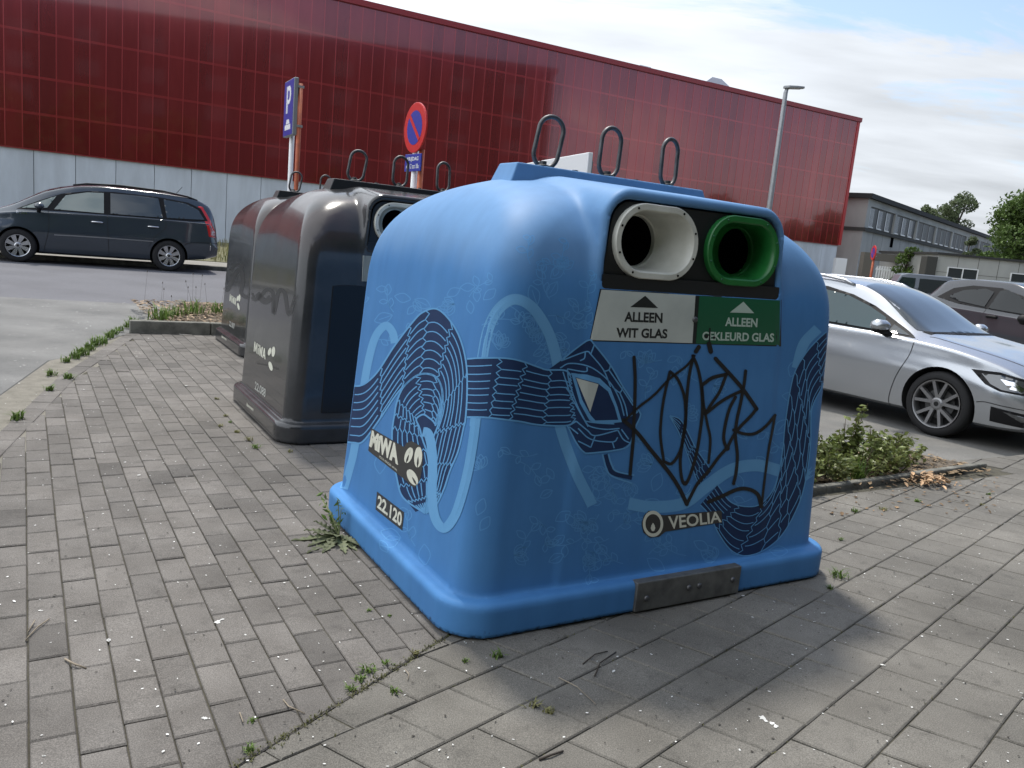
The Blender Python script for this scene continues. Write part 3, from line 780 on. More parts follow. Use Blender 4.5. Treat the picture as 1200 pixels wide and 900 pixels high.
M_ASPH = mat('worn asphalt', (0.105, 0.105, 0.108), 0.85, col2=(0.14, 0.138, 0.135), nscale=0.5, bump=0.5, bscale=140, bdist=0.006)
M_ASPHL = mat('pale worn asphalt', (0.120, 0.120, 0.117), 0.9, col2=(0.160, 0.159, 0.153), nscale=1.3, bump=0.5, bscale=160, bdist=0.006)
M_ASPHD = mat('blue grey asphalt', (0.085, 0.086, 0.098), 0.8, col2=(0.100, 0.101, 0.113), nscale=0.35, bump=0.35, bscale=120, bdist=0.005)
M_PARK = mat('car park asphalt', (0.12, 0.12, 0.115), 0.9, col2=(0.16, 0.155, 0.145), nscale=2.0, bump=0.5, bscale=140, bdist=0.008)
M_GUT = mat('weathered gutter concrete', (0.20, 0.185, 0.155), 0.95, col2=(0.145, 0.135, 0.11), nscale=9, bump=0.8, bscale=70, bdist=0.012)
M_PAVE = mat('grey concrete pavers', (0.101, 0.092, 0.083), 0.86, col2=(0.131, 0.121, 0.111), nscale=4.5, bump=0.45, bscale=230, bdist=0.003, var=0.17)
M_TILE = mat('large concrete tiles', (0.116, 0.108, 0.094), 0.88, col2=(0.152, 0.143, 0.126), nscale=3.5, bump=0.5, bscale=210, bdist=0.003, var=0.08)
def aggregate(m, stain=0.25):
    t = m.node_tree; b = t.nodes['Principled BSDF']; src = b.inputs['Base Color'].links[0].from_socket
    tc = t.nodes.new('ShaderNodeTexCoord')
    def layer(src, scale, lo, hi, dark, light, det=2):
        n = t.nodes.new('ShaderNodeTexNoise'); n.inputs['Scale'].default_value = scale; n.inputs['Detail'].default_value = det; t.links.new(tc.outputs['Object'], n.inputs['Vector'])
        r = t.nodes.new('ShaderNodeMapRange'); r.inputs[1].default_value = lo; r.inputs[2].default_value = hi; r.inputs[3].default_value = dark; r.inputs[4].default_value = light; t.links.new(n.outputs['Fac'], r.inputs[0])
        x = t.nodes.new('ShaderNodeMix'); x.data_type = 'RGBA'; x.blend_type = 'MULTIPLY'; x.inputs[0].default_value = 1; t.links.new(src, x.inputs[6]); t.links.new(r.outputs[0], x.inputs[7]); return x.outputs[2]
    src = layer(src, 260, 0.36, 0.66, 0.72, 1.30, 3)
    src = layer(src, 620, 0.60, 0.72, 1.0, 1.9, 1)
    src = layer(src, 1.1, 0.36, 0.60, 1-stain, 1.06, 6)
    src = layer(src, 16, 0.56, 0.72, 1.0, 1-stain*0.9, 5)
    t.links.new(src, b.inputs['Base Color'])
aggregate(M_PAVE); aggregate(M_TILE); aggregate(M_ASPHL, 0.16); aggregate(M_ASPHD, 0.10); aggregate(M_PARK, 0.2)
M_JOINT = mat('sandy joint dirt', (0.050, 0.046, 0.036), 1.0, col2=(0.085, 0.078, 0.055), nscale=25, bump=0.5, bscale=200)
M_KERB = mat('mossy kerb concrete', (0.10, 0.098, 0.085), 0.95, col2=(0.20, 0.195, 0.17), nscale=7, bump=0.7, bscale=80, bdist=0.01)
M_SOIL = mat('dry soil', (0.10, 0.078, 0.055), 1.0, col2=(0.17, 0.14, 0.105), nscale=14, bump=1.0, bscale=60, bdist=0.03)

PARK_Z = -0.13
def gz(a, b):
    """height of the road: it climbs a little towards the hall and drops to the car park on the right"""
    t = min(max((b-12.0)/5.5, 0), 1); u = min(max((a-5.0)/6.0, 0), 1)
    return (-0.012+0.112*t*t*(3-2*t))*(1-u)+(-0.125+0.07*t*t*(3-2*t))*u
mb = MB(); mb.add([(-900,-900,-0.32),(900,-900,-0.32),(900,900,-0.32),(-900,900,-0.32)], [(0,1,2,3)]); st(mb.build('ground', M_ASPH))
def sheet(name, m, poly, z, step=1.0, hz=None):
    V, F = fill2d(poly, step); mb = MB(); mb.add([(*(xy(W(a, b))), (hz(a, b) if hz else 0)+z) for a, b in V], F); return st(mb.build(name, m, smooth=True))
# side street in front of the hall (a = along the hall, b = away from the camera)
ROAD_EDGE = [(-30, 15.6), (-6, 13.9), (-2.5, 13.45), (0.0, 12.95), (2.0, 12.75), (40, 12.5)]
sheet('road', M_ASPHD, ROAD_EDGE + [(40, 19.75), (-30, 19.75)], 0.0, 1.2, gz)
sheet('apron', M_ASPHL, [(-30, -14), (-0.9, -14), (-0.9, 4.4), (-0.20, 6.41), (0.13, 7.91), (0.22, 8.0), (0.75, 9.45), (0.88, 9.72), (1.7, 12.3), (1.9, 12.80)] + ROAD_EDGE[-3:-6:-1] + [(-30, 15.6)], 0.0, 1.0, gz)
# gutter strip between apron and pavers
sheet('gutter', M_GUT, [(-0.92, 4.4), (-0.215, 6.41), (0.115, 7.91), (0.22, 8.06), (0.78, 9.45), (0.90, 9.60), (0.68, 8.2), (0.31, 7.2), (0.0, 5.44), (-0.30, 2.2), (-0.9, 2.2)], -0.004, 0.4)
# tar seam along the gutter and a patched trench across the apron
sheet('tar_seam', mat('tar', (0.022, 0.022, 0.022), 0.7), [(-1.02, 4.1), (-0.232, 6.40), (0.10, 7.93), (0.20, 8.05), (0.215, 8.02), (0.122, 7.90), (-0.205, 6.40), (-0.98, 4.1)], 0.0055, 0.4, gz)
sheet('asphalt_patch', mat('newer asphalt patch', (0.085, 0.085, 0.086), 0.9, col2=(0.115, 0.114, 0.112), nscale=3, bump=0.4, bscale=150), [(-7.5, 8.2), (-2.6, 10.2), (-2.9, 11.0), (-7.9, 9.0)], 0.0045, 0.8, gz)
# far footway, kerb and verge
mb = MB(); mb.box((-40, 19.75, -0.1), (42, 19.95, 0.20), Matrix.Rotation(ANG, 4, 'Z')); bevel(st(mb.build('kerb', M_KERB)), 0.02, 2)
sheet('footway', mat('pale footway', (0.235, 0.225, 0.20), 0.9, col2=(0.19, 0.18, 0.155), nscale=2), [(-40, 19.95), (42, 19.95), (42, 22.2), (-40, 22.2)], 0.17, 2.0)
mb = MB(); mb.box((-44, 22.2, -0.25), (48, 39.6, 0.185), Matrix.Rotation(ANG, 4, 'Z')); st(mb.build('verge', mat('verge soil', (0.10, 0.10, 0.05), 1.0, col2=(0.15, 0.14, 0.075), nscale=2)))
# car park on the right, a little lower than the paving
sheet('car_park', M_PARK, [(6.1, 3.5), (60, 3.5), (60, 19.74), (3.95, 19.74), (3.95, 4.0)], PARK_Z, 2.0)

# block pavers on the left: 22 x 11 cm in running bond
mb = MB(); rp = random.Random(3)
GAP = 0.0035
def paver(mb, poly, z, rx, ry, ch=0.004):
    """one block: flat top with a small worn chamfer"""
    n = len(poly)
    if n < 3: return
    cx_ = sum(p[0] for p in poly)/n; cy_ = sum(p[1] for p in poly)/n
    ar = abs(sum(poly[i][0]*poly[(i+1) % n][1]-poly[(i+1) % n][0]*poly[i][1] for i in range(n)))/2
    if ar < 2e-4: return
    top = []; mid = []; low = []
    for x, y in poly:
        dx, dy = x-cx_, y-cy_; l = math.hypot(dx, dy)+1e-9; k = max(0.0, 1-ch*1.6/l)
        zz_ = z+rx*dx+ry*dy
        top.append((cx_+dx*k, cy_+dy*k, zz_)); mid.append((x, y, zz_-ch)); low.append((x, y, -0.05))
    fs = [tuple(range(n))]
    for i in range(n):
        j = (i+1) % n
        fs += [(n+i, n+j, j, i), (2*n+i, 2*n+j, n+j, n+i)]
    mb.add(top+mid+low, fs, -0.4 if rp.random() < 0.02 else min(1.2, max(-0.2, rp.gauss(0.5, 0.27))))
SEAM = ((-0.601, 1.823), (-0.139, 2.608))
SD = ((SEAM[1][0]-SEAM[0][0]), (SEAM[1][1]-SEAM[0][1])); SL = math.hypot(*SD); SD = (SD[0]/SL, SD[1]/SL)
seam_h = half((SEAM[0][0]-SD[0]*9, SEAM[0][1]-SD[1]*9), SEAM[1])           # left of the seam
back_h = half(xy(W(10, 9.70)), xy(W(-10, 9.70)))                             # near side of the planter kerb
back_h = ((-back_h[0][0], -back_h[0][1]), -back_h[1]) if back_h[0][0]*0+back_h[0][1]*0 > back_h[1] else back_h
right_h = ((E1.x, E1.y), 3.9)
BORD = [(-1.7, 1.1), (-1.88, 1.6), (-2.95, 4.57), (-3.56, 6.26), (-4.25, 8.79), (-4.45, 9.6)]
def left_ok(p):
    # right of the border line
    y = p[1]
    for i in range(len(BORD)-1):
        if BORD[i][1] <= y <= BORD[i+1][1]:
            t = (y-BORD[i][1])/(BORD[i+1][1]-BORD[i][1]); return p[0] > BORD[i][0]+(BORD[i+1][0]-BORD[i][0])*t+0.115
    return y < BORD[0][1]
A2 = rad(121.5); D1 = (math.cos(A2), math.sin(A2)); D2 = (D1[1], -D1[0])      # along the courses / across to the right
for ic in range(-30, 62):
    for ir in range(-20, 60):
        o = ic*0.1085; s0 = ir*0.2165+(0.108 if ic % 2 else 0.0)+0.01*math.sin(ic*1.7)
        g = GAP/2
        c = (D1[0]*(s0+0.108)+D2[0]*(o+0.054), D1[1]*(s0+0.108)+D2[1]*(o+0.054))
        if c[1] < 0.9 or c[1] > 11.5 or c[0] < -6.2 or not left_ok(c): continue
        P = [(s0+g, o+g), (s0+0.2165-g, o+g), (s0+0.2165-g, o+0.1085-g), (s0+g, o+0.1085-g)]
        jx = [(rp.uniform(-.0012, .0012), rp.uniform(-.0012, .0012)) for _ in P]
        poly = [(D1[0]*s+D2[0]*t+j[0], D1[1]*s+D2[1]*t+j[1]) for (s, t), j in zip(P, jx)][::-1]
        for n_, c_ in (seam_h, ((E2.x, E2.y), 9.69), right_h):
            poly = clip_half(poly, n_, c_)
            if len(poly) < 3: break
        if len(poly) >= 3: paver(mb, poly, rp.gauss(0, 0.0012), rp.gauss(0, 0.006), rp.gauss(0, 0.006))
# border course of lengthwise blocks along the gutter
for i in range(len(BORD)-1):
    a, b = np.array(BORD[i]), np.array(BORD[i+1]); l = np.linalg.norm(b-a); t = (b-a)/l; n_ = np.array([t[1], -t[0]])
    k = max(1, round(l/0.21))
    for q in range(k):
        p0 = a+t*(l*q/k+0.002); p1 = a+t*(l*(q+1)/k-0.002)
        poly = clip_half([tuple(p0+n_*0.002), tuple(p0+n_*0.125), tuple(p1+n_*0.125), tuple(p1+n_*0.002)], (E2.x, E2.y), 9.69)
        if len(poly) >= 3: paver(mb, poly, rp.gauss(0.002, 0.001), 0, 0)
st(mb.build('pavement', M_PAVE))

# larger tiles on the right of the seam, laid askew
mb = MB(); T1 = (math.cos(rad(46.2)), math.sin(rad(46.2))); T2 = (math.cos(rad(-31)), math.sin(rad(-31)))
TL, TW = 0.2255, 0.2060
seam_r = (tuple(-v for v in seam_h[0]), -seam_h[1]-0.004)
O = (0.77, 2.035)
for ic in range(-14, 52):
    for ir in range(-26, 40):
        g = 0.0035/2; s0 = ir*TL+(0.09 if ic % 2 else -0.02); t0 = ic*TW
        c = (O[0]+T1[0]*(s0+TL/2)+T2[0]*(t0+TW/2), O[1]+T1[1]*(s0+TL/2)+T2[1]*(t0+TW/2))
        if c[1] < 0.7 or c[0] < -1.2: continue
        if c[0]*E1.x+c[1]*E1.y > 9.5: continue
        cb = c[0]*E2.x+c[1]*E2.y; ca = c[0]*E1.x+c[1]*E1.y
        if cb > 4.2: continue
        P = [(s0+g, t0+g), (s0+TL-g, t0+g), (s0+TL-g, t0+TW-g), (s0+g, t0+TW-g)]
        poly = [(O[0]+T1[0]*s+T2[0]*t+rp.uniform(-.0015, .0015), O[1]+T1[1]*s+T2[1]*t+rp.uniform(-.0015, .0015)) for s, t in P][::-1]
        lim = 3.12 if ca < 6.25 else 3.5
        for n_, c_ in (seam_r, ((E2.x, E2.y), lim)):
            poly = clip_half(poly, n_, c_)
            if len(poly) < 3: break
        if len(poly) >= 3: paver(mb, poly, rp.gauss(0, 0.001), rp.gauss(0, 0.004), rp.gauss(0, 0.004))
st(mb.build('tiled_pavement', M_TILE))
# bedding that shows in the joints, and the edge of the paved platform
def slab(name, m, poly, z0, z1):
    mb = MB(); mb.prism([xy(W(a, b)) for a, b in poly], z0, z1); return st(mb.build(name, m))
slab('joint_bed', M_JOINT, [(-2.4, -3.5), (9.6, -3.5), (9.6, 3.5), (6.3, 3.52), (3.92, 3.5), (3.92, 9.66), (0.92, 9.66), (0.62, 8.2), (0.25, 7.2), (-0.05, 5.44), (-0.35, 2.4), (-0.9, 1.0)], -0.3, -0.007)

# planter behind the grey banks
def kerb_run(name, label, pts, w, z0, z1, m, grp=None):
    """a run of kerb stones along W-points: one mesh, with open joints"""
    mb = MB()
    for (a0, b0), (a1, b1) in zip(pts[:-1], pts[1:]):
        p, q = W(a0, b0), W(a1, b1); l = (q-p).length; t = (q-p)/l; n_ = Vector((-t.y, t.x, 0)); k = max(1, round(l/0.95))
        for i in range(k):
            a = p+t*(l*i/k+0.004); b = p+t*(l*(i+1)/k-0.004)
            vs = [a, b, b+n_*w, a+n_*w]; d = rp.uniform(-.006, .006)
            mb.add([v+Vector((0,0,z0)) for v in vs]+[v+Vector((0,0,z1+d)) for v in vs], [(0,3,2,1),(4,5,6,7),(0,1,5,4),(1,2,6,5),(2,3,7,6),(3,0,4,7)])
    o = bevel(mb.build(name, m), 0.012, 2); tag(o, label, 'kerb', grp); return o
kerb_run('planter_kerb', 'dark mossy kerb in front of the bark planter beside the farthest grey bank', [(0.90, 9.70), (4.3, 9.70)], 0.10, -0.25, 0.135, M_KERB)
kerb_run('planter_kerb', 'weathered planter kerb running back along the apron', [(1.0, 9.74), (1.80, 12.5)][::-1], 0.10, -0.25, 0.12, M_KERB)
slab('planting_bed', M_SOIL, [(1.02, 9.80), (4.3, 9.80), (4.3, 12.4), (1.78, 12.4)], -0.3, 0.10)
# shrub bed on the right with its thin edging
kerb_run('bed_edging', 'thin grey concrete edging in front of the low green shrubs', [(3.30, 3.13), (6.22, 3.27)], 0.055, -0.25, 0.045, M_KERB)
slab('shrub_bed', M_SOIL, [(3.2, 3.14), (6.2, 3.30), (6.0, 3.75), (5.2, 4.15), (3.2, 4.3)], -0.3, 0.012)

# ------------------------------------------------------------------ red hall
H0 = Vector((-14.14, 37.0, 0)); HD = Vector((math.cos(rad(29.63)), math.sin(rad(29.63)), 0)); HN = Vector((HD.y, -HD.x, 0))   # HN faces the street
def hall(s, d, z): return H0 + HD*s + HN*d + Vector((0, 0, z))
HS0, HS1, HZ1, HZ2 = -40.0, 41.15, 3.32, 11.55
M_RED = mat('dark red glossy cladding', (0.26, 0.026, 0.029), 0.14, 0.5, col2=(0.22, 0.021, 0.024), nscale=1.0, stretch=(1.6, 1.6, 0.25), spec=0.8, coat=1.0, var=0.16)
t_ = M_RED.node_tree; b_ = t_.nodes['Principled BSDF']
tcn = t_.nodes.new('ShaderNodeTexCoord'); mpn = t_.nodes.new('ShaderNodeMapping'); mpn.inputs['Scale'].default_value = (1, 1, 0.10)
wn = t_.nodes.new('ShaderNodeTexNoise'); wn.inputs['Scale'].default_value = 3.2; wn.inputs['Detail'].default_value = 3
bpn = t_.nodes.new('ShaderNodeBump'); bpn.inputs['Strength'].default_value = 0.22; bpn.inputs['Distance'].default_value = 0.02
t_.links.new(tcn.outputs['Object'], mpn.inputs[0]); t_.links.new(mpn.outputs[0], wn.inputs['Vector']); t_.links.new(wn.outputs['Fac'], bpn.inputs['Height']); t_.links.new(bpn.outputs[0], b_.inputs['Normal'])
M_REDT = mat('red trim', (0.24, 0.022, 0.024), 0.3)
M_REDJ = mat('bright red joint strip', (0.37, 0.040, 0.043), 0.2, 0.4, spec=0.8, coat=1.0)
M_CONC = mat('pale precast concrete', (0.60, 0.64, 0.68), 0.8, col2=(0.49, 0.52, 0.55), nscale=1.6, stretch=(1, 1, 0.22), bump=0.1, bscale=20)
HALL = thing('industrial_hall', 'long hall clad in dark red glossy panels above a pale concrete base', 'building', tuple(H0), 0)
def hp(name, m, mb, par=None, smooth=False):
    o = mb.build(name, m, par or HALL, smooth)
    if par is None: pass
    me = o.data
    me.transform(Matrix.Translation(-H0)); return o
def hbox(mb, s0, s1, d0, d1, z0, z1, r=None):
    P = [hall(s, d, z) for z in (z0, z1) for s, d in ((s0, d0), (s1, d0), (s1, d1), (s0, d1))]
    mb.add(P, [(0,1,2,3),(7,6,5,4),(4,5,1,0),(5,6,2,1),(6,7,3,2),(7,4,0,3)], r)
mb = MB()
k = 0; s = HS1-0.05
while s > HS0:                                                         # precast panels with open joints
    hbox(mb, s-1.49, s-0.012, -0.2, -0.02, -0.3, HZ1-0.04); s -= 1.5
fix_normals(hp('concrete_base', M_CONC, mb))
mb = MB(); hbox(mb, HS0, HS1-0.1, -20, -0.19, -0.3, HZ2-0.2); fix_normals(hp('core', mat('dark gap', (0.02, 0.02, 0.02), 0.9), mb))
mb = MB(); s = HS0; pitch = 0.595
joints = []
while s < HS1-0.2:
    e = min(s+pitch, HS1-0.12)
    hbox(mb, s+0.008, e-0.008, -0.18, 0.06, HZ1, HZ2); joints.append(s); s += pitch
cl = fix_normals(hp('red_cladding', M_RED, mb))
mb = MB()
for s in joints: hbox(mb, s-0.021, s+0.021, -0.1, 0.073, HZ1, HZ2)
fix_normals(hp('joint_strips', M_REDJ, mb))
mb = MB()
for z in (4.65, 6.05, 7.75, 9.9):
    hbox(mb, HS0, HS1-0.12, -0.1, 0.0645, z, z+0.10)
fix_normals(hp('rail_bands', mat('faint red rail', (0.33, 0.033, 0.036), 0.16, 0.45, spec=0.8, coat=1.0), mb))
mb = MB(); hbox(mb, HS1-0.115, HS1+0.12, -20, 0.10, HZ1, HZ2); fix_normals(hp('corner_trim', mat('bright red corner trim', (0.40, 0.03, 0.03), 0.3), mb))
mb = MB(); hbox(mb, HS0, HS1+0.2, -20, 0.16, HZ2, HZ2+0.26); hbox(mb, HS0, HS1+0.2, -20, 0.10, HZ2-0.03, HZ2-0.002); fix_normals(hp('roof_edge', M_REDT, mb))
mb = MB(); hbox(mb, HS0, HS1-0.1, -0.2, 0.065, HZ1-0.05, HZ1-0.005); fix_normals(hp('drip_edge', M_REDT, mb))
# rooflights peeping over the edge
for s0, s1, h in ((24.0, 27.3, 1.05), (29.0, 34.0, 1.35)):
    mb = MB(); z0 = HZ2+0.26
    P = [hall(s0, -3.0, z0), hall(s1, -3.0, z0), hall(s1, -6, z0), hall(s0, -6, z0), hall((s0+s1)/2-0.4, -3.6, z0+h), hall((s0+s1)/2+0.4, -3.6, z0+h), hall((s0+s1)/2+0.4, -5.4, z0+h), hall((s0+s1)/2-0.4, -5.4, z0+h)]
    mb.add(P, [(0,1,5,4),(1,2,6,5),(2,3,7,6),(3,0,4,7),(4,5,6,7)]); hp('rooflight', mat('grey rooflight', (0.42, 0.45, 0.48), 0.3), mb)

# ------------------------------------------------------------------ street furniture
M_GALV = mat('galvanised grey pole', (0.32, 0.33, 0.34), 0.45, 0.4, col2=(0.25, 0.26, 0.27), nscale=10)
M_ORANGE = mat('rusty orange pole', (0.42, 0.10, 0.035), 0.6, col2=(0.28, 0.06, 0.025), nscale=9)
M_PWHITE = mat('white paint', (0.72, 0.73, 0.74), 0.45)
M_PBLUE = mat('traffic sign blue', (0.016, 0.036, 0.30), 0.35)
M_PRED = mat('traffic sign red', (0.52, 0.020, 0.018), 0.35)
M_SBACK = mat('sign back grey', (0.22, 0.23, 0.24), 0.5, 0.3)
def frame_at(p, yaw):
    """local frame of an upright panel: x along it, y its normal, z up"""
    return Matrix.Translation(p) @ Matrix.Rotation(yaw, 4, 'Z')
def flat_text(mb, txt, quad, y, bold=0.02, f=None):
    V, F = text_quad(txt, quad, bold); mb.add([(x, y, z) for x, z in V], F)

# parking sign: tall blue panel on two poles, seen almost edge on
p = at_depth(338, 190, 13.6); p.z = 0.1
PK = thing('parking_sign', 'tall narrow blue parking sign on a white and an orange pole behind the grey banks', 'traffic sign', tuple(p), rad(-61.5))
mb = MB(); mb.box((-0.34, -0.035, 2.62), (0.34, 0.035, 3.50)); pn = bevel(mb.build('panel', M_SBACK, PK), 0.012, 2)
mb = MB(); mb.box((-0.325, -0.0385, 2.635), (0.325, -0.0345, 3.485)); fa = mb.build('face', M_PBLUE, pn)
mb = MB()
mb.tube([(-0.09, -0.045, 2.98), (-0.09, -0.045, 3.40)], 0.004, 4)
mb.prism([(-0.15, 2.98), (-0.05, 2.98), (-0.05, 3.12), (0.06, 3.12), (0.14, 3.17), (0.17, 3.26), (0.14, 3.35), (0.06, 3.40), (-0.15, 3.40)], -0.0415, -0.039, lambda x, z, y: (x, y, z))
mb2 = MB(); mb2.prism([(-0.05, 3.19), (0.04, 3.19), (0.075, 3.225), (0.075, 3.295), (0.04, 3.33), (-0.05, 3.33)], -0.043, -0.0418, lambda x, z, y: (x, y, z)); 
mb.prism([(-0.20, 2.72), (0.20, 2.72), (0.20, 2.80), (-0.20, 2.80)], -0.0415, -0.039, lambda x, z, y: (x, y, z))
mb.prism([(-0.13, 2.81), (0.13, 2.81), (0.08, 2.88), (-0.08, 2.88)], -0.0415, -0.039, lambda x, z, y: (x, y, z))
mb.build('symbol', M_PWHITE, fa); mb2.build('symbol_hole', M_PBLUE, fa)
mb = MB(); mb.tube([(-0.16, 0.075, -0.15), (-0.16, 0.075, 3.3)], 0.04, 12); mb.build('pole', M_PWHITE, PK, True)
mb = MB(); mb.tube([(0.30, 0.075, -0.15), (0.30, 0.075, 3.42)], 0.036, 12); mb.build('orange_pole', M_ORANGE, PK, True)
mb = MB()
for z in (2.75, 3.35): mb.box((-0.22, 0.03, z), (0.35, 0.12, z+0.035))
mb.build('bracket', M_GALV, PK)

# no parking disc with its blue plate
def no_parking(name, label, p, yaw, rd, zc, plate, pole_m):
    t = thing(name, label, 'traffic sign', tuple(p), yaw)
    f = lambda x, y, h: (x, -h, zc+y)
    mb = MB(); mb.lathe([(0, 0.0), (rd, 0.0), (rd, 0.022), (rd-0.006, 0.026), (0, 0.026)], 40, f); d = mb.build('disc', M_PRED, t)
    mb = MB()
    V, F = fill2d([(rd*0.68*math.cos(a), rd*0.68*math.sin(a)) for a in np.linspace(0, 2*math.pi, 41)[:-1]], 0.2); mb.add([(x, -0.0285, zc+z) for x, z in V], F); mb.build('blue_field', M_PBLUE, d)
    mb = MB(); w = rd*0.085; l = rd*0.69
    mb.add([(x*0.7071+z*0.7071, -0.0305, zc-x*0.7071+z*0.7071) for x, z in ((-l, -w), (l, -w), (l, w), (-l, w))], [(0,1,2,3)]); mb.build('red_bar', M_PRED, d)
    if plate:
        mb = MB(); mb.box((-0.235, -0.022, zc-rd-0.235), (0.235, -0.004, zc-rd-0.012)); pl = bevel(mb.build('blue_plate', M_PBLUE, t), 0.005, 2)
        mb = MB(); flat_text(mb, 'VRIJDAG', ((-0.17, zc-rd-0.05), (0.17, zc-rd-0.05), (0.17, zc-rd-0.115), (-0.17, zc-rd-0.115)), -0.0245, 0.02)
        flat_text(mb, 'van 12 tot 18u', ((-0.19, zc-rd-0.14), (0.19, zc-rd-0.14), (0.19, zc-rd-0.2), (-0.19, zc-rd-0.2)), -0.0245, 0.01); mb.build('lettering', M_PWHITE, pl)
    mb = MB(); mb.tube([(-0.05, 0.04, -0.3), (-0.05, 0.04, zc+rd*0.5)], 0.04, 12); mb.build('pole', M_PWHITE if plate else pole_m, t, True)
    if plate:
        mb = MB(); mb.tube([(0.10, 0.055, -0.3), (0.10, 0.055, zc-rd+0.05)], 0.036, 12); mb.build('orange_pole', pole_m, t, True)
    mb = MB(); mb.box((-0.1, 0.0, zc-0.12), (0.1, 0.085, zc-0.09)); mb.box((-0.1, 0.0, zc+0.09), (0.1, 0.085, zc+0.12)); mb.build('bracket', M_GALV, t)
    return t
p = at_depth(488, 150, 11.0); zc = p.z; p.z = 0
no_parking('no_parking_sign', 'round red and blue no parking sign with a blue plate below, above the middle bank', p, rad(-56), 0.32, zc, True, M_ORANGE)
p = at_depth(1024, 297, 27.0); zc = p.z+0.02; p.z = 0
no_parking('no_parking_sign', 'small no parking disc on an orange pole, far off before the grey building', p, rad(-96), 0.24, zc, False, M_ORANGE)

# white notice board behind the blue bank
p0 = at_depth(690, 205, 6.6); q0 = at_depth(590, 215, 8.6)
yaw = math.atan2(p0.y-q0.y, p0.x-q0.x); ln = math.hypot(p0.x-q0.x, p0.y-q0.y); zt = at_depth(687, 178, 6.6).z
BRD = thing('notice_board', 'white notice board with a tiny red emblem standing behind the blue bank', 'notice board', (q0.x, q0.y, 0), yaw)
mb = MB(); mb.box((0, -0.02, zt-0.95), (ln, 0.02, zt)); bo = bevel(mb.build('board', M_PWHITE, BRD), 0.006, 2)
mb = MB()
c = (ln*0.72, zt-0.17); V, F = fill2d([(c[0]+0.035*math.cos(a), c[1]+0.035*math.sin(a)) for a in np.linspace(0, 2*math.pi, 17)[:-1]], 0.1, [[(c[0]+0.018*math.cos(a), c[1]+0.018*math.sin(a)) for a in np.linspace(0, 2*math.pi, 13)[:-1]]])
mb.add([(x, -0.0235, z) for x, z in V], F); mb.build('emblem', M_PRED, bo)
mb = MB()
for x0, x1, z in ((0.81, 0.86, 0.15), (0.875, 0.90, 0.15), (0.92, 0.95, 0.15), (0.55, 0.66, 0.2), (0.58, 0.67, 0.23)): mb.box((ln*x0, -0.0235, zt-z-0.012), (ln*x1, -0.0205, zt-z))
mb.build('fine_print', mat('grey print', (0.35, 0.35, 0.36), 0.5), bo)
for x in (0.15, ln-0.15):
    mb = MB(); mb.box((x-0.03, 0.022, -0.3), (x+0.03, 0.08, zt-0.05)); mb.build('post', M_GALV, BRD)

# street lamp
p = at_depth(900, 250, 30); top = at_depth(921.5, 103, 30)
LAMP = thing('street_lamp', 'tall grey street lamp with a flat head rising behind the blue bank', 'street lamp', (p.x, p.y, -0.1), rad(5))
hh = top.z+0.1; bx = top.x-p.x
mb = MB(); mb.tube([(0, 0, 0), (0, 0, 1.2), (0.0, 0, hh*0.5), (0, 0, hh-0.15), (0.03, 0, hh-0.02)], [0.11, 0.11, 0.10, 0.075, 0.06], 14); mb.build('pole', M_GALV, LAMP, True)
mb = MB(); mb.prism([(-0.10, -0.05), (0.05, -0.14), (0.30, -0.16), (0.62, -0.10), (0.66, 0), (0.62, 0.10), (0.30, 0.16), (0.05, 0.14), (-0.10, 0.05)], hh-0.02, hh+0.07, lambda x, y, z: (x, y, z+0.10*x*(1 if z > hh else 0.9)-(0.05*x if z > hh else 0)))
hd = bevel(mb.build('lamp_head', M_GALV, LAMP), 0.02, 2)
mb = MB(); mb.prism([(0.10, -0.10), (0.52, -0.08), (0.52, 0.08), (0.10, 0.10)], hh-0.03, hh-0.01, lambda x, y, z: (x, y, z+0.075*x)); mb.build('lens', mat('lamp glass', (0.5, 0.5, 0.5), 0.2), hd)
LAMP.location = (top.x, top.y, -0.1)

# ------------------------------------------------------------------ vehicles
def pchip(xs, ys):
    xs = np.array(xs, float); ys = np.array(ys, float); h = np.diff(xs); d = np.diff(ys)/h; m = np.zeros(len(xs))
    for i in range(1, len(xs)-1):
        if d[i-1]*d[i] > 0: m[i] = 2*d[i-1]*d[i]/(d[i-1]+d[i])
    m[0] = d[0]; m[-1] = d[-1]
    def f(x):
        x = np.clip(x, xs[0], xs[-1]); i = np.clip(np.searchsorted(xs, x)-1, 0, len(h)-1); t = (x-xs[i])/h[i]
        return ((1+2*t)*(1-t)**2*ys[i]+t*(1-t)**2*h[i]*m[i]+t*t*(3-2*t)*ys[i+1]+t*t*(t-1)*h[i]*m[i+1])
    return f
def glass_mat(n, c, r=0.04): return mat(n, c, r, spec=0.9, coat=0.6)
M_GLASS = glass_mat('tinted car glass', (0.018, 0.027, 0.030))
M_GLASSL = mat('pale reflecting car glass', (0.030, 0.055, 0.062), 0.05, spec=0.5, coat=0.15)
M_RUBBER = mat('tyre rubber', (0.012, 0.012, 0.013), 0.8, bump=0.2, bscale=60)
M_TRIM = mat('black plastic trim', (0.009, 0.009, 0.010), 0.6, spec=0.2)
M_PRIV = mat('privacy glass', (0.010, 0.012, 0.013), 0.06, spec=0.35)
M_GAP = mat('panel gap', (0.006, 0.006, 0.007), 0.8)
M_ALLOY = mat('silver alloy', (0.55, 0.56, 0.58), 0.25, 0.85)
M_ALLOYD = mat('dark wheel well', (0.012, 0.012, 0.012), 0.9)
M_CHROME = mat('chrome', (0.7, 0.7, 0.72), 0.12, 1.0)
M_LENS = mat('headlamp lens', (0.10, 0.105, 0.11), 0.06, 0.3, spec=0.9, coat=0.8)
M_TAIL = mat('red tail lamp', (0.50, 0.018, 0.018), 0.10, coat=0.6)

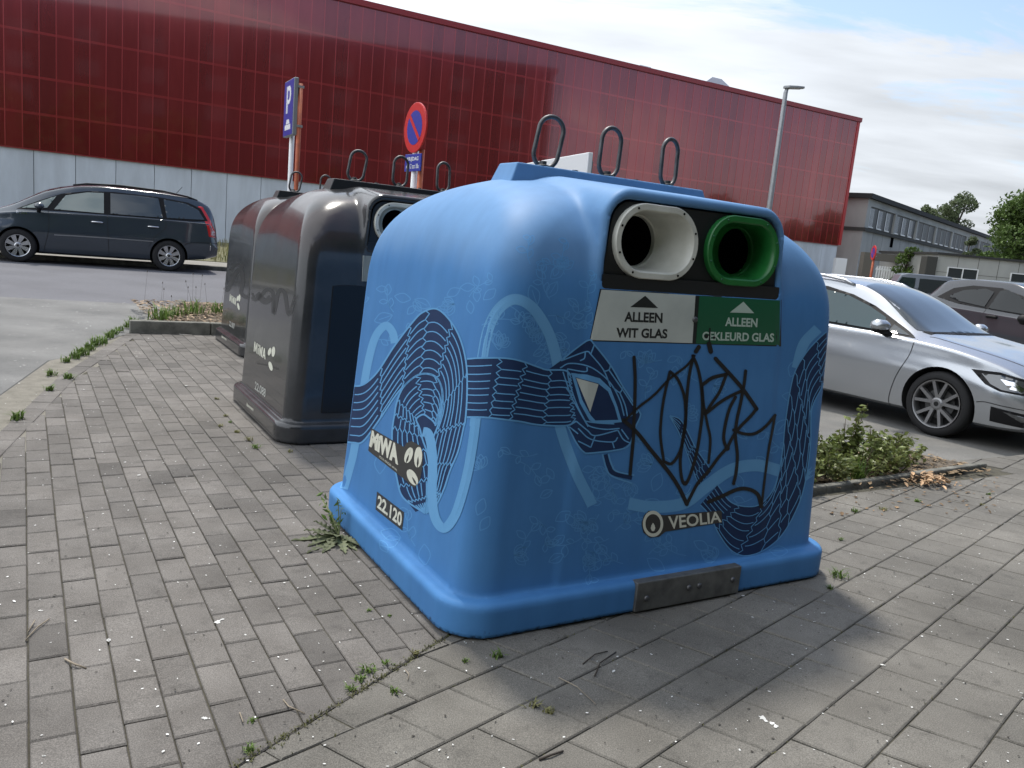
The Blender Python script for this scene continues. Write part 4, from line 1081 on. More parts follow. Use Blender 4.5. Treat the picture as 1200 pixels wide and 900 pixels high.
def car_body(root, K, paint, xs0, xs1, wheels, ra, n=84, zclear=0.2):
    """lofted body: K maps a key to (x list, value list); closed shell with wheel arches cut out"""
    fn = {k: pchip(*v) for k, v in K.items()}
    xs = xs0+(xs1-xs0)*(0.5-0.5*np.cos(np.linspace(0, math.pi, n)))*0.35+(xs1-xs0)*np.linspace(0, 1, n)*0.65
    rings = []
    for x in xs:
        g = {k: float(f(x)) for k, f in fn.items()}
        C = [(0, g['zs']), (g['ws']*0.75, g['zs']), (g['ws'], g['zs']+0.05), (g['wm'], g['zm']), (g['wb']+0.012, g['zb']-0.10), (g['wb'], g['zb']), (g['wb']-0.035, g['zb']+0.022),
             (g['wr'], g['zr']), (g['wr']*0.88, g['zr']+(g['zt']-g['zr'])*0.55), (g['wr']*0.5, g['zt']-0.008), (0, g['zt'])]
        P = []
        Q = [(-C[1][0], C[1][1])]+C+[(-C[-2][0], C[-2][1])]
        for i in range(len(C)-1):
            sub = 5
            p0, p1, p2, p3 = [np.array(q) for q in Q[i:i+4]]
            for s in range(sub):
                t = s/sub
                v = 0.5*((2*p1)+(p2-p0)*t+(2*p0-5*p1+4*p2-p3)*t*t+(3*p1-p0-3*p2+p3)*t**3)
                lin = p1+(p2-p1)*t
                P.append(lin*0.45+v*0.55)
        P.append(np.array(C[-1]))
        P = [(max(p[0], 0.0) if 0 < i < len(P)-1 else 0.0, p[1]) for i, p in enumerate(P)]
        rings.append([(x, -y, z) for y, z in P]+[(x, y, z) for y, z in P[-2:0:-1]])
    m = len(rings[0]); vs = [v for r in rings for v in r]; fs = []
    for i in range(n-1):
        fs += [(i*m+j, i*m+(j+1) % m, (i+1)*m+(j+1) % m, (i+1)*m+j) for j in range(m)]
    for b in (0, n-1):
        c = len(vs); vs.append((xs[0 if b == 0 else n-1], 0, float(np.mean([q[2] for q in rings[b]]))))
        for j in range(m): fs.append((b*m+j, b*m+(j+1) % m, c) if b else (b*m+(j+1) % m, b*m+j, c))
    mb = MB(); mb.add(vs, fs, 0.5); o = fix_normals(mb.build('body', paint, root))
    full = o.data.copy()
    cut = MB()
    for wx, wz in wheels:
        for sgn in (-1, 1):
            cut.lathe([(0, sgn*0.58), (ra, sgn*0.58), (ra, sgn*1.3), (0, sgn*1.3)], 48, lambda x, y, h: (wx+x, h, wz+y))
    co = cut.build('cutter', M_ALLOYD, root); 
    bm = bmesh.new(); bm.from_mesh(co.data); bmesh.ops.remove_doubles(bm, verts=bm.verts, dist=1e-5); bmesh.ops.recalc_face_normals(bm, faces=bm.faces); bm.to_mesh(co.data); bm.free()
    md = o.modifiers.new('arches', 'BOOLEAN'); md.operation = 'DIFFERENCE'; md.object = co; md.solver = 'EXACT'
    dg = bpy.context.evaluated_depsgraph_get(); dg.update()
    me = bpy.data.meshes.new_from_object(o.evaluated_get(dg))
    o.modifiers.clear(); old = o.data; o.data = me; me.name = 'body'
    bpy.data.objects.remove(co)
    me.materials.clear(); me.materials.append(paint); me.materials.append(M_ALLOYD)
    for p in me.polygons:
        c = p.center; p.material_index = 0
        for wx, wz in wheels:
            if math.hypot(c.x-wx, c.z-wz) < ra+0.004 and abs(c.y) < 1.2 and (abs(c.y) < 0.60 or math.hypot(p.normal.x, p.normal.z) > 0.8 and math.hypot(c.x-wx, c.z-wz) > ra-0.03 and (p.normal.x*(c.x-wx)+p.normal.z*(c.z-wz)) < 0):
                p.material_index = 1
    me.polygons.foreach_set('use_smooth', [True]*len(me.polygons)); me.set_sharp_from_angle(angle=rad(38))
    bo = bpy.data.objects.new('tmp', full); sk = Skin(root, bo, 0.55); bpy.data.objects.remove(bo)
    return o, sk
def wheel(root, x, side, wz, R, rimr, y, spokes, style, m_spoke=None):
    s = side; f = lambda a, b, h: (x+a, s*(y-h), wz+b)
    mb = MB(); mb.lathe([(rimr, 0.02), (rimr+0.012, 0.0), (R-0.045, -0.004), (R-0.012, 0.012), (R, 0.035), (R, 0.17), (R-0.012, 0.19), (rimr, 0.2)], 40, f)
    w = fix_normals(mb.build('wheel', M_RUBBER, root, True, 40))
    mb = MB(); mb.lathe([(rimr, 0.0), (rimr-0.012, 0.004), (rimr-0.02, 0.02), (rimr-0.025, 0.09)], 40, f); 
    for i in range(spokes):
        a0 = 2*math.pi*i/spokes+0.3
        arms = ((-0.10, -0.30), (0.10, 0.30)) if style == 'Y' else ((0.0, 0.10),)
        for da, db in arms:
            a, b = a0+da*0.6, a0+db
            r0, r1 = 0.05, rimr-0.012; w0, w1 = (0.016, 0.014) if style == 'Y' else (0.022, 0.045)
            p, q = Vector((r0*math.cos(a), r0*math.sin(a), 0)), Vector((r1*math.cos(b), r1*math.sin(b), 0)); t = (q-p).normalized(); nn = Vector((-t.y, t.x, 0))
            vs = [p-nn*w0, p+nn*w0, q+nn*w1, q-nn*w1]
            mb.add([f(v.x, v.y, 0.018) for v in vs[:2]]+[f(v.x, v.y, 0.008) for v in vs[2:]]+[f(v.x, v.y, 0.06) for v in vs], [(0,1,2,3),(0,4,5,1),(1,5,6,2),(2,6,7,3),(3,7,4,0)])
    mb.lathe([(0.062, 0.06), (0.062, 0.018), (0.045, 0.010), (0.0, 0.010)], 20, f)
    fix_normals(mb.build('rim', m_spoke or M_ALLOY, w))
    mb = MB(); mb.lathe([(rimr-0.01, 0.10), (0, 0.10)], 28, f); mb.lathe([(0.024, 0.0085), (0, 0.0085)], 14, f); mb.build('hub', M_ALLOYD, w)
    mb = MB(); mb.lathe([(rimr*0.62, 0.075), (0, 0.075)], 28, f); mb.build('brake_disc', mat('brake disc', (0.10, 0.10, 0.10), 0.4, 0.8), w)
    return w
def side_dec(sk, root, name, m, poly, off, sides=(-1, 1), step=0.05, stroke=None):
    o = None
    for sgn in sides:
        mb = MB(); fn = lambda p, s=sgn: sk.ax((p[0], s*2.0, p[1]), (0, -s, 0), off)
        if stroke: sk.stroke(mb, poly, stroke, off, None, fn=fn, cross=1)
        else: sk.poly(mb, poly, off, step, fn=fn)
        if mb.v: o = mb.build(name, m, root, True)
    return o
def top_dec(sk, root, name, m, poly, off, step=0.05):
    mb = MB(); sk.poly(mb, poly, off, step, fn=lambda p: sk.ax((p[0], p[1], 3.0), (0, 0, -1), off)); return mb.build(name, m, root, True)
def end_dec(sk, root, name, m, poly, off, x, step=0.05):
    mb = MB(); sk.poly(mb, poly, off, step, fn=lambda p: sk.ax((x, p[0], p[1]), (-1 if x > 0 else 1, 0, 0), off)); return mb.build(name, m, root, True)
def mirror_part(root, x, z, y, m, s=1.0):
    for sgn in (-1, 1):
        mb = MB(); f = lambda a, b, c: (x+a*s, sgn*(y+b*s), z+c*s)
        pr = [(0.10, 0.02), (0.085, 0.20), (-0.03, 0.235), (-0.06, 0.03)]
        n = 10; rings = []
        for i in range(7):
            t = i/6; yy = 0.03+0.205*t; hx = 0.085*math.sqrt(max(0.08, 1-(2*t-1)**4)); hz = 0.068*math.sqrt(max(0.05, 1-(2*t-1)**4))
            rings.append([f(0.02-0.02*t+hx*math.cos(2*math.pi*j/n), yy, hz*math.sin(2*math.pi*j/n)*(1.0 if math.sin(2*math.pi*j/n) > 0 else 0.75)) for j in range(n)])
        vs = [v for r in rings for v in r]; fs = [(i*n+j, i*n+(j+1) % n, (i+1)*n+(j+1) % n, (i+1)*n+j) for i in range(6) for j in range(n)]+[tuple(range(n))[::-1], tuple(range(6*n, 7*n))]
        mb.add(vs, fs); mo = fix_normals(mb.build('mirror', m, root, True, 60))
        mb = MB(); mb.tube([f(0.02, -0.06, -0.10), f(0.02, 0.03, -0.075), f(0.01, 0.08, -0.045)], [0.04, 0.035, 0.045], 10); mb.tube([f(0.02, 0.04, -0.045), f(0.0, 0.2, -0.035)], [0.05, 0.04], 10); mb.build('mirror_base', M_TRIM, mo, True)

# --- silver estate in the car park
M_SILVER = mat('silver car paint', (0.42, 0.44, 0.47), 0.27, 0.7, coat=0.6)
hd = rad(-56)
LEON = thing('parked_car', 'silver estate car with dark roof rails and alloy wheels beside the low shrubs', 'car', (0, 0, PARK_Z), hd)
dirv = Vector((math.cos(hd), math.sin(hd), 0)); lat = Vector((-dirv.y, dirv.x, 0))
wc = Vector((4.22, 7.78, 0))                         # where the near front tyre stands
org = wc+lat*0.86-dirv*0.0
LEON.location = (org.x-dirv.x*0.10, org.y-dirv.y*0.10, PARK_Z)
KL = dict(
    zt=([-3.72, -3.66, -3.45, -3.15, -2.4, -1.7, -1.25, -0.95, -0.30, -0.22, 0.30, 0.62, 0.80, 0.88], [0.72, 0.98, 1.22, 1.37, 1.452, 1.455, 1.42, 1.33, 0.99, 0.965, 0.885, 0.80, 0.70, 0.56]),
    zr=([-3.72, -3.66, -3.45, -3.15, -2.4, -1.7, -1.25, -0.95, -0.30, -0.22, 0.30, 0.62, 0.80, 0.88], [0.70, 0.95, 1.17, 1.32, 1.395, 1.395, 1.35, 1.26, 0.955, 0.945, 0.862, 0.775, 0.675, 0.54]),
    wr=([-3.72, -3.4, -2.6, -1.2, -0.30, -0.2, 0.3, 0.62, 0.88], [0.60, 0.58, 0.57, 0.57, 0.66, 0.70, 0.68, 0.60, 0.46]),
    zb=([-3.72, -3.5, -2.6, -1.2, -0.4, 0.0, 0.45, 0.75, 0.88], [0.66, 0.93, 0.945, 0.91, 0.885, 0.855, 0.775, 0.66, 0.52]),
    wb=([-3.72, -3.5, -2.6, -1.2, -0.3, 0.25, 0.6, 0.78, 0.88], [0.66, 0.80, 0.855, 0.865, 0.86, 0.845, 0.79, 0.70, 0.52]),
    zm=([-3.72, -3.4, -1.5, 0, 0.6, 0.88], [0.5, 0.6, 0.60, 0.60, 0.52, 0.42]),
    wm=([-3.72, -3.5, -2.6, -1.3, 0, 0.45, 0.70, 0.82, 0.88], [0.70, 0.84, 0.905, 0.90, 0.905, 0.885, 0.80, 0.70, 0.58]),
    zs=([-3.72, -3.5, -3.0, -2.2, -0.4, 0.4, 0.7, 0.88], [0.36, 0.27, 0.20, 0.17, 0.17, 0.17, 0.18, 0.22]),
    ws=([-3.72, -3.4, -2.6, 0, 0.5, 0.75, 0.88], [0.62, 0.78, 0.84, 0.845, 0.82, 0.74, 0.56]))
LW = [(0.0, 0.32), (-2.64, 0.32)]
lb, lsk = car_body(LEON, KL, M_SILVER, -3.72, 0.88, LW, 0.365)
for wx, wz in LW:
    for sd in (-1, 1): wheel(LEON, wx, sd, wz, 0.32, 0.238, 0.885, 5, 'Y', mat('grey alloy', (0.24, 0.24, 0.245), 0.35, 0.7))
side_dec(lsk, LEON, 'window_trim', M_TRIM, [(-3.38, 1.03), (-3.25, 1.20), (-2.9, 1.315), (-2.3, 1.345), (-1.6, 1.335), (-1.25, 1.275), (-0.95, 1.18), (-0.62, 1.03), (-0.36, 0.915), (-0.7, 0.925), (-1.6, 0.945), (-2.6, 0.965), (-3.2, 0.995)], 0.010, step=0.03)
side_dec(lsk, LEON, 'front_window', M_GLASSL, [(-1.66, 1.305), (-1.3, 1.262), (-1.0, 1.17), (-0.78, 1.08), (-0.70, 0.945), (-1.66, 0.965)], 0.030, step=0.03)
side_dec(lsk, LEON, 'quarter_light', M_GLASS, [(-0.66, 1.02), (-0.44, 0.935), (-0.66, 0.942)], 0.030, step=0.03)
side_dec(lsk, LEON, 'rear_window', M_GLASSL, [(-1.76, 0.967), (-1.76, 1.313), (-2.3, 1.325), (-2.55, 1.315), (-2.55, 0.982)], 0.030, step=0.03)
side_dec(lsk, LEON, 'load_window', M_GLASS, [(-2.62, 0.985), (-2.62, 1.31), (-2.95, 1.285), (-3.22, 1.18), (-3.33, 1.035)], 0.030, step=0.03)
top_dec(lsk, LEON, 'windscreen', M_GLASS, [(-1.20, -0.50), (-1.25, -0.25), (-1.265, 0), (-1.25, 0.25), (-1.20, 0.50), (-0.44, 0.665), (-0.33, 0.60), (-0.30, 0), (-0.33, -0.60), (-0.44, -0.665)], 0.007)
top_dec(lsk, LEON, 'scuttle', M_TRIM, [(-0.40, -0.655), (-0.30, -0.64), (-0.25, 0), (-0.30, 0.64), (-0.40, 0.655), (-0.325, 0.58), (-0.29, 0), (-0.325, -0.58)], 0.010, 0.03)
for c in ([(-0.335, 0.91), (-0.36, 0.72), (-0.45, 0.50), (-0.50, 0.30), (-0.50, 0.19)], [(-1.71, 0.95), (-1.72, 0.6), (-1.74, 0.2)], [(-2.45, 0.95), (-2.46, 0.78), (-2.30, 0.62)]):
    side_dec(lsk, LEON, 'door_gap', M_GAP, c, 0.0035, stroke=0.008)
mb = MB(); 
for s_ in (-1, 1): lsk.stroke(mb, [(-0.28, s_*0.70), (0.1, s_*0.69), (0.4, s_*0.645), (0.72, s_*0.52)], 0.008, 0.004, None, fn=lambda p: lsk.ax((p[0], p[1], 3), (0, 0, -1), 0.004), cross=1)
mb.build('bonnet_gap', M_GAP, LEON)
for s_ in (-1, 1):
    mb = MB(); mb.tube([(-1.30, s_*0.555, 1.375), (-1.42, s_*0.56, 1.42), (-1.7, s_*0.56, 1.452), (-2.4, s_*0.56, 1.458), (-3.0, s_*0.55, 1.40), (-3.2, s_*0.545, 1.33)], 0.018, 8); mb.build('roof_rail', M_ALLOY, LEON, True)
side_dec(lsk, LEON, 'headlamp', M_TRIM, [(0.26, 0.715), (0.50, 0.725), (0.74, 0.685), (0.82, 0.60), (0.72, 0.545), (0.55, 0.555), (0.42, 0.60)], 0.006, step=0.03)
side_dec(lsk, LEON, 'headlamp_lens', M_LENS, [(0.36, 0.690), (0.52, 0.700), (0.72, 0.665), (0.79, 0.60), (0.71, 0.562), (0.56, 0.572), (0.46, 0.610)], 0.010, step=0.03)
side_dec(lsk, LEON, 'headlamp_reflector', M_CHROME, [(0.52, 0.665), (0.62, 0.66), (0.72, 0.605), (0.70, 0.58), (0.62, 0.585)], 0.016, step=0.03)
side_dec(lsk, LEON, 'bumper_gap', M_GAP, [(0.37, 0.42), (0.45, 0.435), (0.60, 0.425), (0.8, 0.415)], 0.004, stroke=0.007)
side_dec(lsk, LEON, 'fog_recess', M_TRIM, [(0.50, 0.405), (0.80, 0.375), (0.86, 0.30), (0.78, 0.25), (0.50, 0.265)], 0.005, step=0.03)
side_dec(lsk, LEON, 'fog_lamp', M_LENS, [(0.60, 0.375), (0.78, 0.35), (0.80, 0.31), (0.74, 0.30)], 0.009, step=0.03)
end_dec(lsk, LEON, 'grille', M_TRIM, [(-0.36, 0.60), (0.36, 0.60), (0.28, 0.47), (-0.28, 0.47)], 0.008, 3)
end_dec(lsk, LEON, 'tailgate_window', M_GLASS, [(-0.52, 0.98), (0.52, 0.98), (0.46, 1.25), (-0.46, 1.25)], 0.006, -6)
side_dec(lsk, LEON, 'tail_lamp', M_TAIL, [(-3.45, 0.80), (-3.68, 0.82), (-3.66, 0.92), (-3.40, 0.92)], 0.006, step=0.03)
mirror_part(LEON, -0.66, 1.00, 0.86, M_SILVER, 0.95)
for s_ in (-1, 1):
    for hx in (-1.55, -2.38):
        mb = MB(); q = lsk.ax((hx, s_*2, 0.80), (0, -s_, 0), 0.03); mb.tube([(hx-0.10, q.y-s_*0.02, 0.80), (hx-0.07, q.y, 0.803), (hx+0.07, q.y, 0.803), (hx+0.10, q.y-s_*0.02, 0.80)], 0.014, 8); mb.build('door_handle', M_SILVER, LEON, True)

# --- grey people carrier across the street
M_GREYC = mat('slate grey car paint', (0.038, 0.050, 0.066), 0.24, 0.25, coat=0.9)
wl = W(0, 18.62); 
hd = ANG+math.pi+rad(-2.5)
fw = Vector((-9.87, 15.92, 0))
dirv = Vector((math.cos(hd), math.sin(hd), 0)); lat = Vector((-dirv.y, dirv.x, 0))
MPV = thing('parked_car', 'slate grey people carrier parked across the street in front of the hall', 'car', (fw.x-lat.x*0.86, fw.y-lat.y*0.86, 0.098), hd)
KM = dict(
    zt=([-3.72, -3.66, -3.52, -3.2, -2.4, -1.6, -1.1, -0.55, 0.15, 0.35, 0.62, 0.82, 0.90], [0.75, 1.15, 1.46, 1.585, 1.645, 1.655, 1.62, 1.48, 1.10, 1.02, 0.90, 0.72, 0.5]),
    zr=([-3.72, -3.66, -3.52, -3.2, -2.4, -1.6, -1.1, -0.55, 0.15, 0.35, 0.62, 0.82, 0.90], [0.73, 1.10, 1.40, 1.53, 1.58, 1.585, 1.54, 1.40, 1.06, 0.99, 0.87, 0.69, 0.47]),
    wr=([-3.72, -3.4, -2.6, -1.2, -0.2, 0.3, 0.6, 0.90], [0.62, 0.62, 0.62, 0.62, 0.68, 0.70, 0.62, 0.44]),
    zb=([-3.72, -3.5, -2.6, -1.2, -0.2, 0.3, 0.6, 0.90], [0.66, 1.06, 1.06, 1.03, 0.99, 0.92, 0.80, 0.42]),
    wb=([-3.72, -3.5, -2.6, -1.2, 0, 0.4, 0.7, 0.90], [0.70, 0.82, 0.86, 0.87, 0.86, 0.82, 0.72, 0.5]),
    zm=([-3.72, -3.4, 0, 0.6, 0.90], [0.55, 0.6, 0.6, 0.55, 0.4]),
    wm=([-3.72, -3.55, -2.6, 0, 0.5, 0.75, 0.90], [0.74, 0.86, 0.91, 0.91, 0.87, 0.76, 0.56]),
    zs=([-3.72, -3.4, -2.2, -0.4, 0.6, 0.90], [0.36, 0.28, 0.19, 0.19, 0.2, 0.25]),
    ws=([-3.72, -3.4, -2.6, 0, 0.6, 0.90], [0.66, 0.80, 0.845, 0.85, 0.8, 0.54]))
MW = [(0.0, 0.325), (-2.73, 0.325)]
mbod, msk = car_body(MPV, KM, M_GREYC, -3.72, 0.90, MW, 0.37)
for wx, wz in MW:
    for sd in (-1, 1): wheel(MPV, wx, sd, wz, 0.325, 0.215, 0.885, 8, 'I')
side_dec(msk, MPV, 'window_trim', M_TRIM, [(0.02, 1.03), (-0.35, 1.22), (-0.75, 1.40), (-1.2, 1.50), (-1.7, 1.535), (-2.5, 1.525), (-3.1, 1.47), (-3.36, 1.37), (-3.50, 1.12), (-3.2, 1.085), (-2.0, 1.075), (-0.8, 1.06)], 0.010, step=0.03)
M_GLASSM = glass_mat('see through looking car glass', (0.13, 0.17, 0.155))  # light showing through the cabin is put into the glass colour
side_dec(msk, MPV, 'quarter_light', M_GLASSM, [(-0.06, 1.055), (-0.40, 1.225), (-0.66, 1.345), (-0.50, 1.10)], 0.030, step=0.03)
side_dec(msk, MPV, 'front_window', M_GLASSM, [(-0.62, 1.085), (-0.82, 1.375), (-1.2, 1.475), (-1.50, 1.495), (-1.50, 1.09)], 0.030, step=0.03)
side_dec(msk, MPV, 'rear_window', M_GLASS, [(-1.62, 1.095), (-1.62, 1.505), (-2.2, 1.51), (-2.52, 1.495), (-2.60, 1.105)], 0.030, step=0.03)
side_dec(msk, MPV, 'load_window', M_GLASS, [(-2.68, 1.11), (-2.62, 1.485), (-3.05, 1.445), (-3.30, 1.34), (-3.43, 1.14)], 0.030, step=0.03)
side_dec(msk, MPV, 'seat_glimpse', M_TRIM, [(-1.80, 1.12), (-1.78, 1.30), (-1.86, 1.40), (-1.98, 1.40), (-2.05, 1.28), (-2.05, 1.12)], 0.023)
top_dec(msk, MPV, 'windscreen', M_GLASS, [(-0.72, -0.56), (-0.78, 0), (-0.72, 0.56), (0.10, 0.64), (0.20, 0), (0.10, -0.64)], 0.007)
for c in ([(-0.52, 1.06), (-0.53, 0.7), (-0.46, 0.35), (-0.44, 0.22)], [(-1.56, 1.07), (-1.58, 0.6), (-1.60, 0.22)], [(-2.64, 1.09), (-2.65, 0.9), (-2.45, 0.70), (-2.34, 0.5)]):
    side_dec(msk, MPV, 'door_gap', M_GAP, c, 0.0035, stroke=0.010)
side_dec(msk, MPV, 'rub_strip', mat('pale rub strip', (0.25, 0.26, 0.28), 0.3, 0.5), [(-0.62, 0.585), (-1.3, 0.60), (-2.42, 0.605)], 0.008, stroke=0.022)
side_dec(msk, MPV, 'tail_lamp', M_TAIL, [(-3.30, 1.42), (-3.40, 1.41), (-3.55, 1.15), (-3.67, 0.90), (-3.66, 0.78), (-3.52, 0.79), (-3.48, 0.98), (-3.42, 1.15)], 0.008, step=0.03)
side_dec(msk, MPV, 'tail_lamp_clear', mat('clear lamp', (0.5, 0.42, 0.42), 0.1), [(-3.58, 0.98), (-3.655, 0.90), (-3.65, 0.82), (-3.57, 0.83)], 0.020, step=0.03)
side_dec(msk, MPV, 'bumper_gap', M_GAP, [(-3.02, 0.58), (-3.2, 0.64), (-3.55, 0.66), (-3.7, 0.655)], 0.004, stroke=0.010)
side_dec(msk, MPV, 'reflector', M_CHROME, [(-3.545, 0.50), (-3.545, 0.66), (-3.56, 0.66), (-3.56, 0.50)], 0.01, step=0.02)
mb = MB(); flat = [(0.0, 0)]
for hx in (-1.38, -2.42):
    for s_ in (-1, 1):
        mb = MB(); q = msk.ax((hx, s_*2, 0.90), (0, -s_, 0), 0.03); mb.tube([(hx-0.11, q.y-s_*0.02, 0.90), (hx-0.08, q.y, 0.903), (hx+0.08, q.y, 0.903), (hx+0.11, q.y-s_*0.02, 0.90)], 0.016, 8); mb.build('door_handle', M_CHROME, MPV, True)
for s_ in (-1, 1):
    mb = MB(); mb.tube([(-0.95, s_*0.60, 1.59), (-1.2, s_*0.61, 1.645), (-1.8, s_*0.61, 1.675), (-2.6, s_*0.61, 1.655), (-3.1, s_*0.60, 1.59), (-3.3, s_*0.59, 1.53)], 0.018, 8); mb.build('roof_rail', M_TRIM, MPV, True)
mb = MB(); mb.tube([(-2.9, 0, 1.61), (-3.05, 0, 1.80)], 0.006, 6); mb.build('aerial', M_TRIM, MPV)
mirror_part(MPV, -0.38, 1.12, 0.86, M_GREYC, 1.05)
side_dec(msk, MPV, 'headlamp', M_LENS, [(0.42, 0.83), (0.66, 0.80), (0.80, 0.66), (0.70, 0.62), (0.50, 0.70)], 0.008, step=0.03)
V, F = text_quad('Exclusive', ((0.02, 0.99), (-0.16, 0.99), (-0.16, 0.945), (0.02, 0.945)), 0.01); mb = MB(); msk.put(mb, V, F, 0.006, lambda p: msk.ax((p[0], 2.0, p[1]), (0, -1, 0), 0.006)); 
if mb.v: mb.build('badge', M_CHROME, MPV)

# --- dark crossover behind the silver car
M_DARKC = mat('dark plum grey car paint', (0.030, 0.033, 0.040), 0.25, 0.1, coat=0.4)
KS = dict(
    zt=([-3.62, -3.55, -3.35, -3.0, -2.3, -1.5, -1.0, -0.25, -0.1, 0.4, 0.75, 0.9], [0.80, 1.08, 1.38, 1.58, 1.64, 1.63, 1.52, 1.14, 1.10, 1.0, 0.85, 0.62]),
    zr=([-3.62, -3.55, -3.35, -3.0, -2.3, -1.5, -1.0, -0.25, -0.1, 0.4, 0.75, 0.9], [0.78, 1.05, 1.33, 1.53, 1.58, 1.57, 1.46, 1.10, 1.07, 0.97, 0.82, 0.6]),
    wr=([-3.62, -3.3, -2.6, -1.2, -0.2, 0.3, 0.9], [0.62, 0.60, 0.60, 0.60, 0.68, 0.68, 0.46]),
    zb=([-3.62, -3.4, -2.6, -1.2, 0, 0.5, 0.9], [0.74, 1.10, 1.06, 1.02, 0.98, 0.9, 0.58]),
    wb=([-3.62, -3.4, -2.6, -1.2, 0, 0.5, 0.9], [0.72, 0.83, 0.87, 0.875, 0.86, 0.80, 0.56]),
    zm=([-3.62, 0, 0.9], [0.62, 0.66, 0.5]), wm=([-3.62, -3.4, -2.6, 0, 0.5, 0.9], [0.76, 0.87, 0.92, 0.92, 0.88, 0.6]),
    zs=([-3.62, -3.3, -2.4, 0.4, 0.9], [0.42, 0.32, 0.24, 0.24, 0.3]), ws=([-3.62, -3.3, 0, 0.9], [0.68, 0.82, 0.86, 0.56]))
SW = [(0.0, 0.35), (-2.68, 0.35)]
hd = rad(-78)
SUV = thing('parked_car', 'dark crossover with privacy glass parked behind the silver estate', 'car', (0, 0, PARK_Z), hd)
pr_ = at_depth(1161, 370, 14.5); dirv = Vector((math.cos(hd), math.sin(hd), 0)); lat = Vector((-dirv.y, dirv.x, 0))
SUV.location = (pr_.x+dirv.x*1.45+lat.x*0.91, pr_.y+dirv.y*1.45+lat.y*0.91, PARK_Z)
sb, ssk = car_body(SUV, KS, M_DARKC, -3.62, 0.90, SW, 0.40)
for wx, wz in SW:
    for sd in (-1, 1): wheel(SUV, wx, sd, wz, 0.35, 0.235, 0.90, 5, 'Y')
side_dec(ssk, SUV, 'window_trim', M_TRIM, [(-3.05, 1.22), (-2.75, 1.42), (-2.3, 1.50), (-1.6, 1.50), (-1.1, 1.40), (-0.5, 1.14), (-0.35, 1.06), (-1.2, 1.09), (-2.4, 1.14)], 0.010, step=0.03)
side_dec(ssk, SUV, 'rear_quarter_window', M_PRIV, [(-2.75, 1.26), (-2.45, 1.40), (-1.95, 1.465), (-1.72, 1.42), (-1.74, 1.14), (-2.4, 1.19)], 0.030, step=0.03)
side_dec(ssk, SUV, 'front_window', M_PRIV, [(-1.64, 1.125), (-1.60, 1.45), (-1.45, 1.48), (-1.15, 1.395), (-0.62, 1.15), (-0.6, 1.09)], 0.030, step=0.03)
side_dec(ssk, SUV, 'wheel_arch_cladding', M_TRIM, [(-2.68+0.47*math.cos(t), 0.35+0.47*math.sin(t)) for t in np.linspace(0, math.pi, 18)]+[(-2.68+0.40*math.cos(t), 0.35+0.40*math.sin(t)) for t in np.linspace(math.pi, 0, 18)], 0.008, step=0.05)
side_dec(ssk, SUV, 'door_gap', M_GAP, [(-1.69, 1.14), (-1.70, 0.7), (-1.68, 0.3)], 0.004, stroke=0.01)
side_dec(ssk, SUV, 'tail_lamp', M_TAIL, [(-3.40, 0.95), (-3.58, 0.96), (-3.56, 1.08), (-3.3, 1.09)], 0.007, step=0.03)
end_dec(ssk, SUV, 'tailgate_window', M_PRIV, [(-0.55, 1.16), (0.55, 1.16), (0.48, 1.42), (-0.48, 1.42)], 0.007, -6)
top_dec(ssk, SUV, 'windscreen', M_PRIV, [(-0.98, -0.52), (-1.02, 0), (-0.98, 0.52), (-0.30, 0.64), (-0.22, 0), (-0.30, -0.64)], 0.007)
for s_ in (-1, 1):
    mb = MB(); q = ssk.ax((-1.45, s_*2, 0.98), (0, -s_, 0), 0.035); mb.tube([(-1.57, q.y-s_*0.02, 0.98), (-1.53, q.y, 0.985), (-1.37, q.y, 0.985), (-1.33, q.y-s_*0.02, 0.98)], 0.026, 8); mb.build('door_handle', M_TRIM, SUV, True)
mirror_part(SUV, -0.52, 1.02, 0.90, M_TRIM, 1.25)
top_dec(ssk, SUV, 'roof_spoiler', M_DARKC, [(-3.30, -0.5), (-3.30, 0.5), (-3.02, 0.52), (-3.02, -0.52)], 0.02)

# --- boxy off-roader far back
M_OLD = mat('grey blue car paint', (0.16, 0.18, 0.21), 0.3, 0.2, coat=0.5)
p = at_depth(1070, 340, 28); p.z = PARK_Z
JEEP = thing('parked_car', 'boxy grey off road car seen over the bonnet of the silver estate', 'car', (p.x, p.y, p.z), rad(164))
mb = MB(); mb.prism([(-1.5, 0.55), (1.75, 0.55), (1.8, 1.02), (0.85, 1.06), (0.55, 1.66), (0.35, 1.72), (-0.95, 1.72), (-1.07, 1.6), (-1.10, 1.0), (-1.5, 0.9)][:9]+[(-1.10, 0.55)][:0], -0.78, 0.78, lambda x, z, y: (max(x, -1.1), y*(1.0 if z < 1.1 else 0.9), z)); jb = bevel(mb.build('body', M_OLD, JEEP), 0.03, 2)
sy = lambda z: 0.782-0.078*max(0, z-1.06)/0.6
for s_ in (-1, 1):
    for nm, q in (('front_window', [(0.10, 1.14), (0.74, 1.14), (0.52, 1.58), (0.10, 1.58)]), ('rear_window', [(-0.98, 1.14), (-0.02, 1.14), (-0.02, 1.58), (-0.92, 1.58)])):
        mb = MB(); mb.prism(q, -0.01, 0.012, lambda x, z, y: (x, s_*(sy(z)+y), z)); mb.build(nm, M_GLASS, JEEP)
mb = MB(); mb.prism([(-0.62, 1.12), (0.62, 1.12), (0.58, 1.55), (-0.58, 1.55)], -0.012, 0.01, lambda y, z, x: (-1.10+x+max(0, z-1.0)*0.03, y, z)); mb.build('tailgate_window', M_GLASS, JEEP)
for wx in (-0.6, 1.25):
    for sd in (-1, 1): wheel(JEEP, wx, sd, 0.34, 0.34, 0.2, 0.80, 5, 'I')

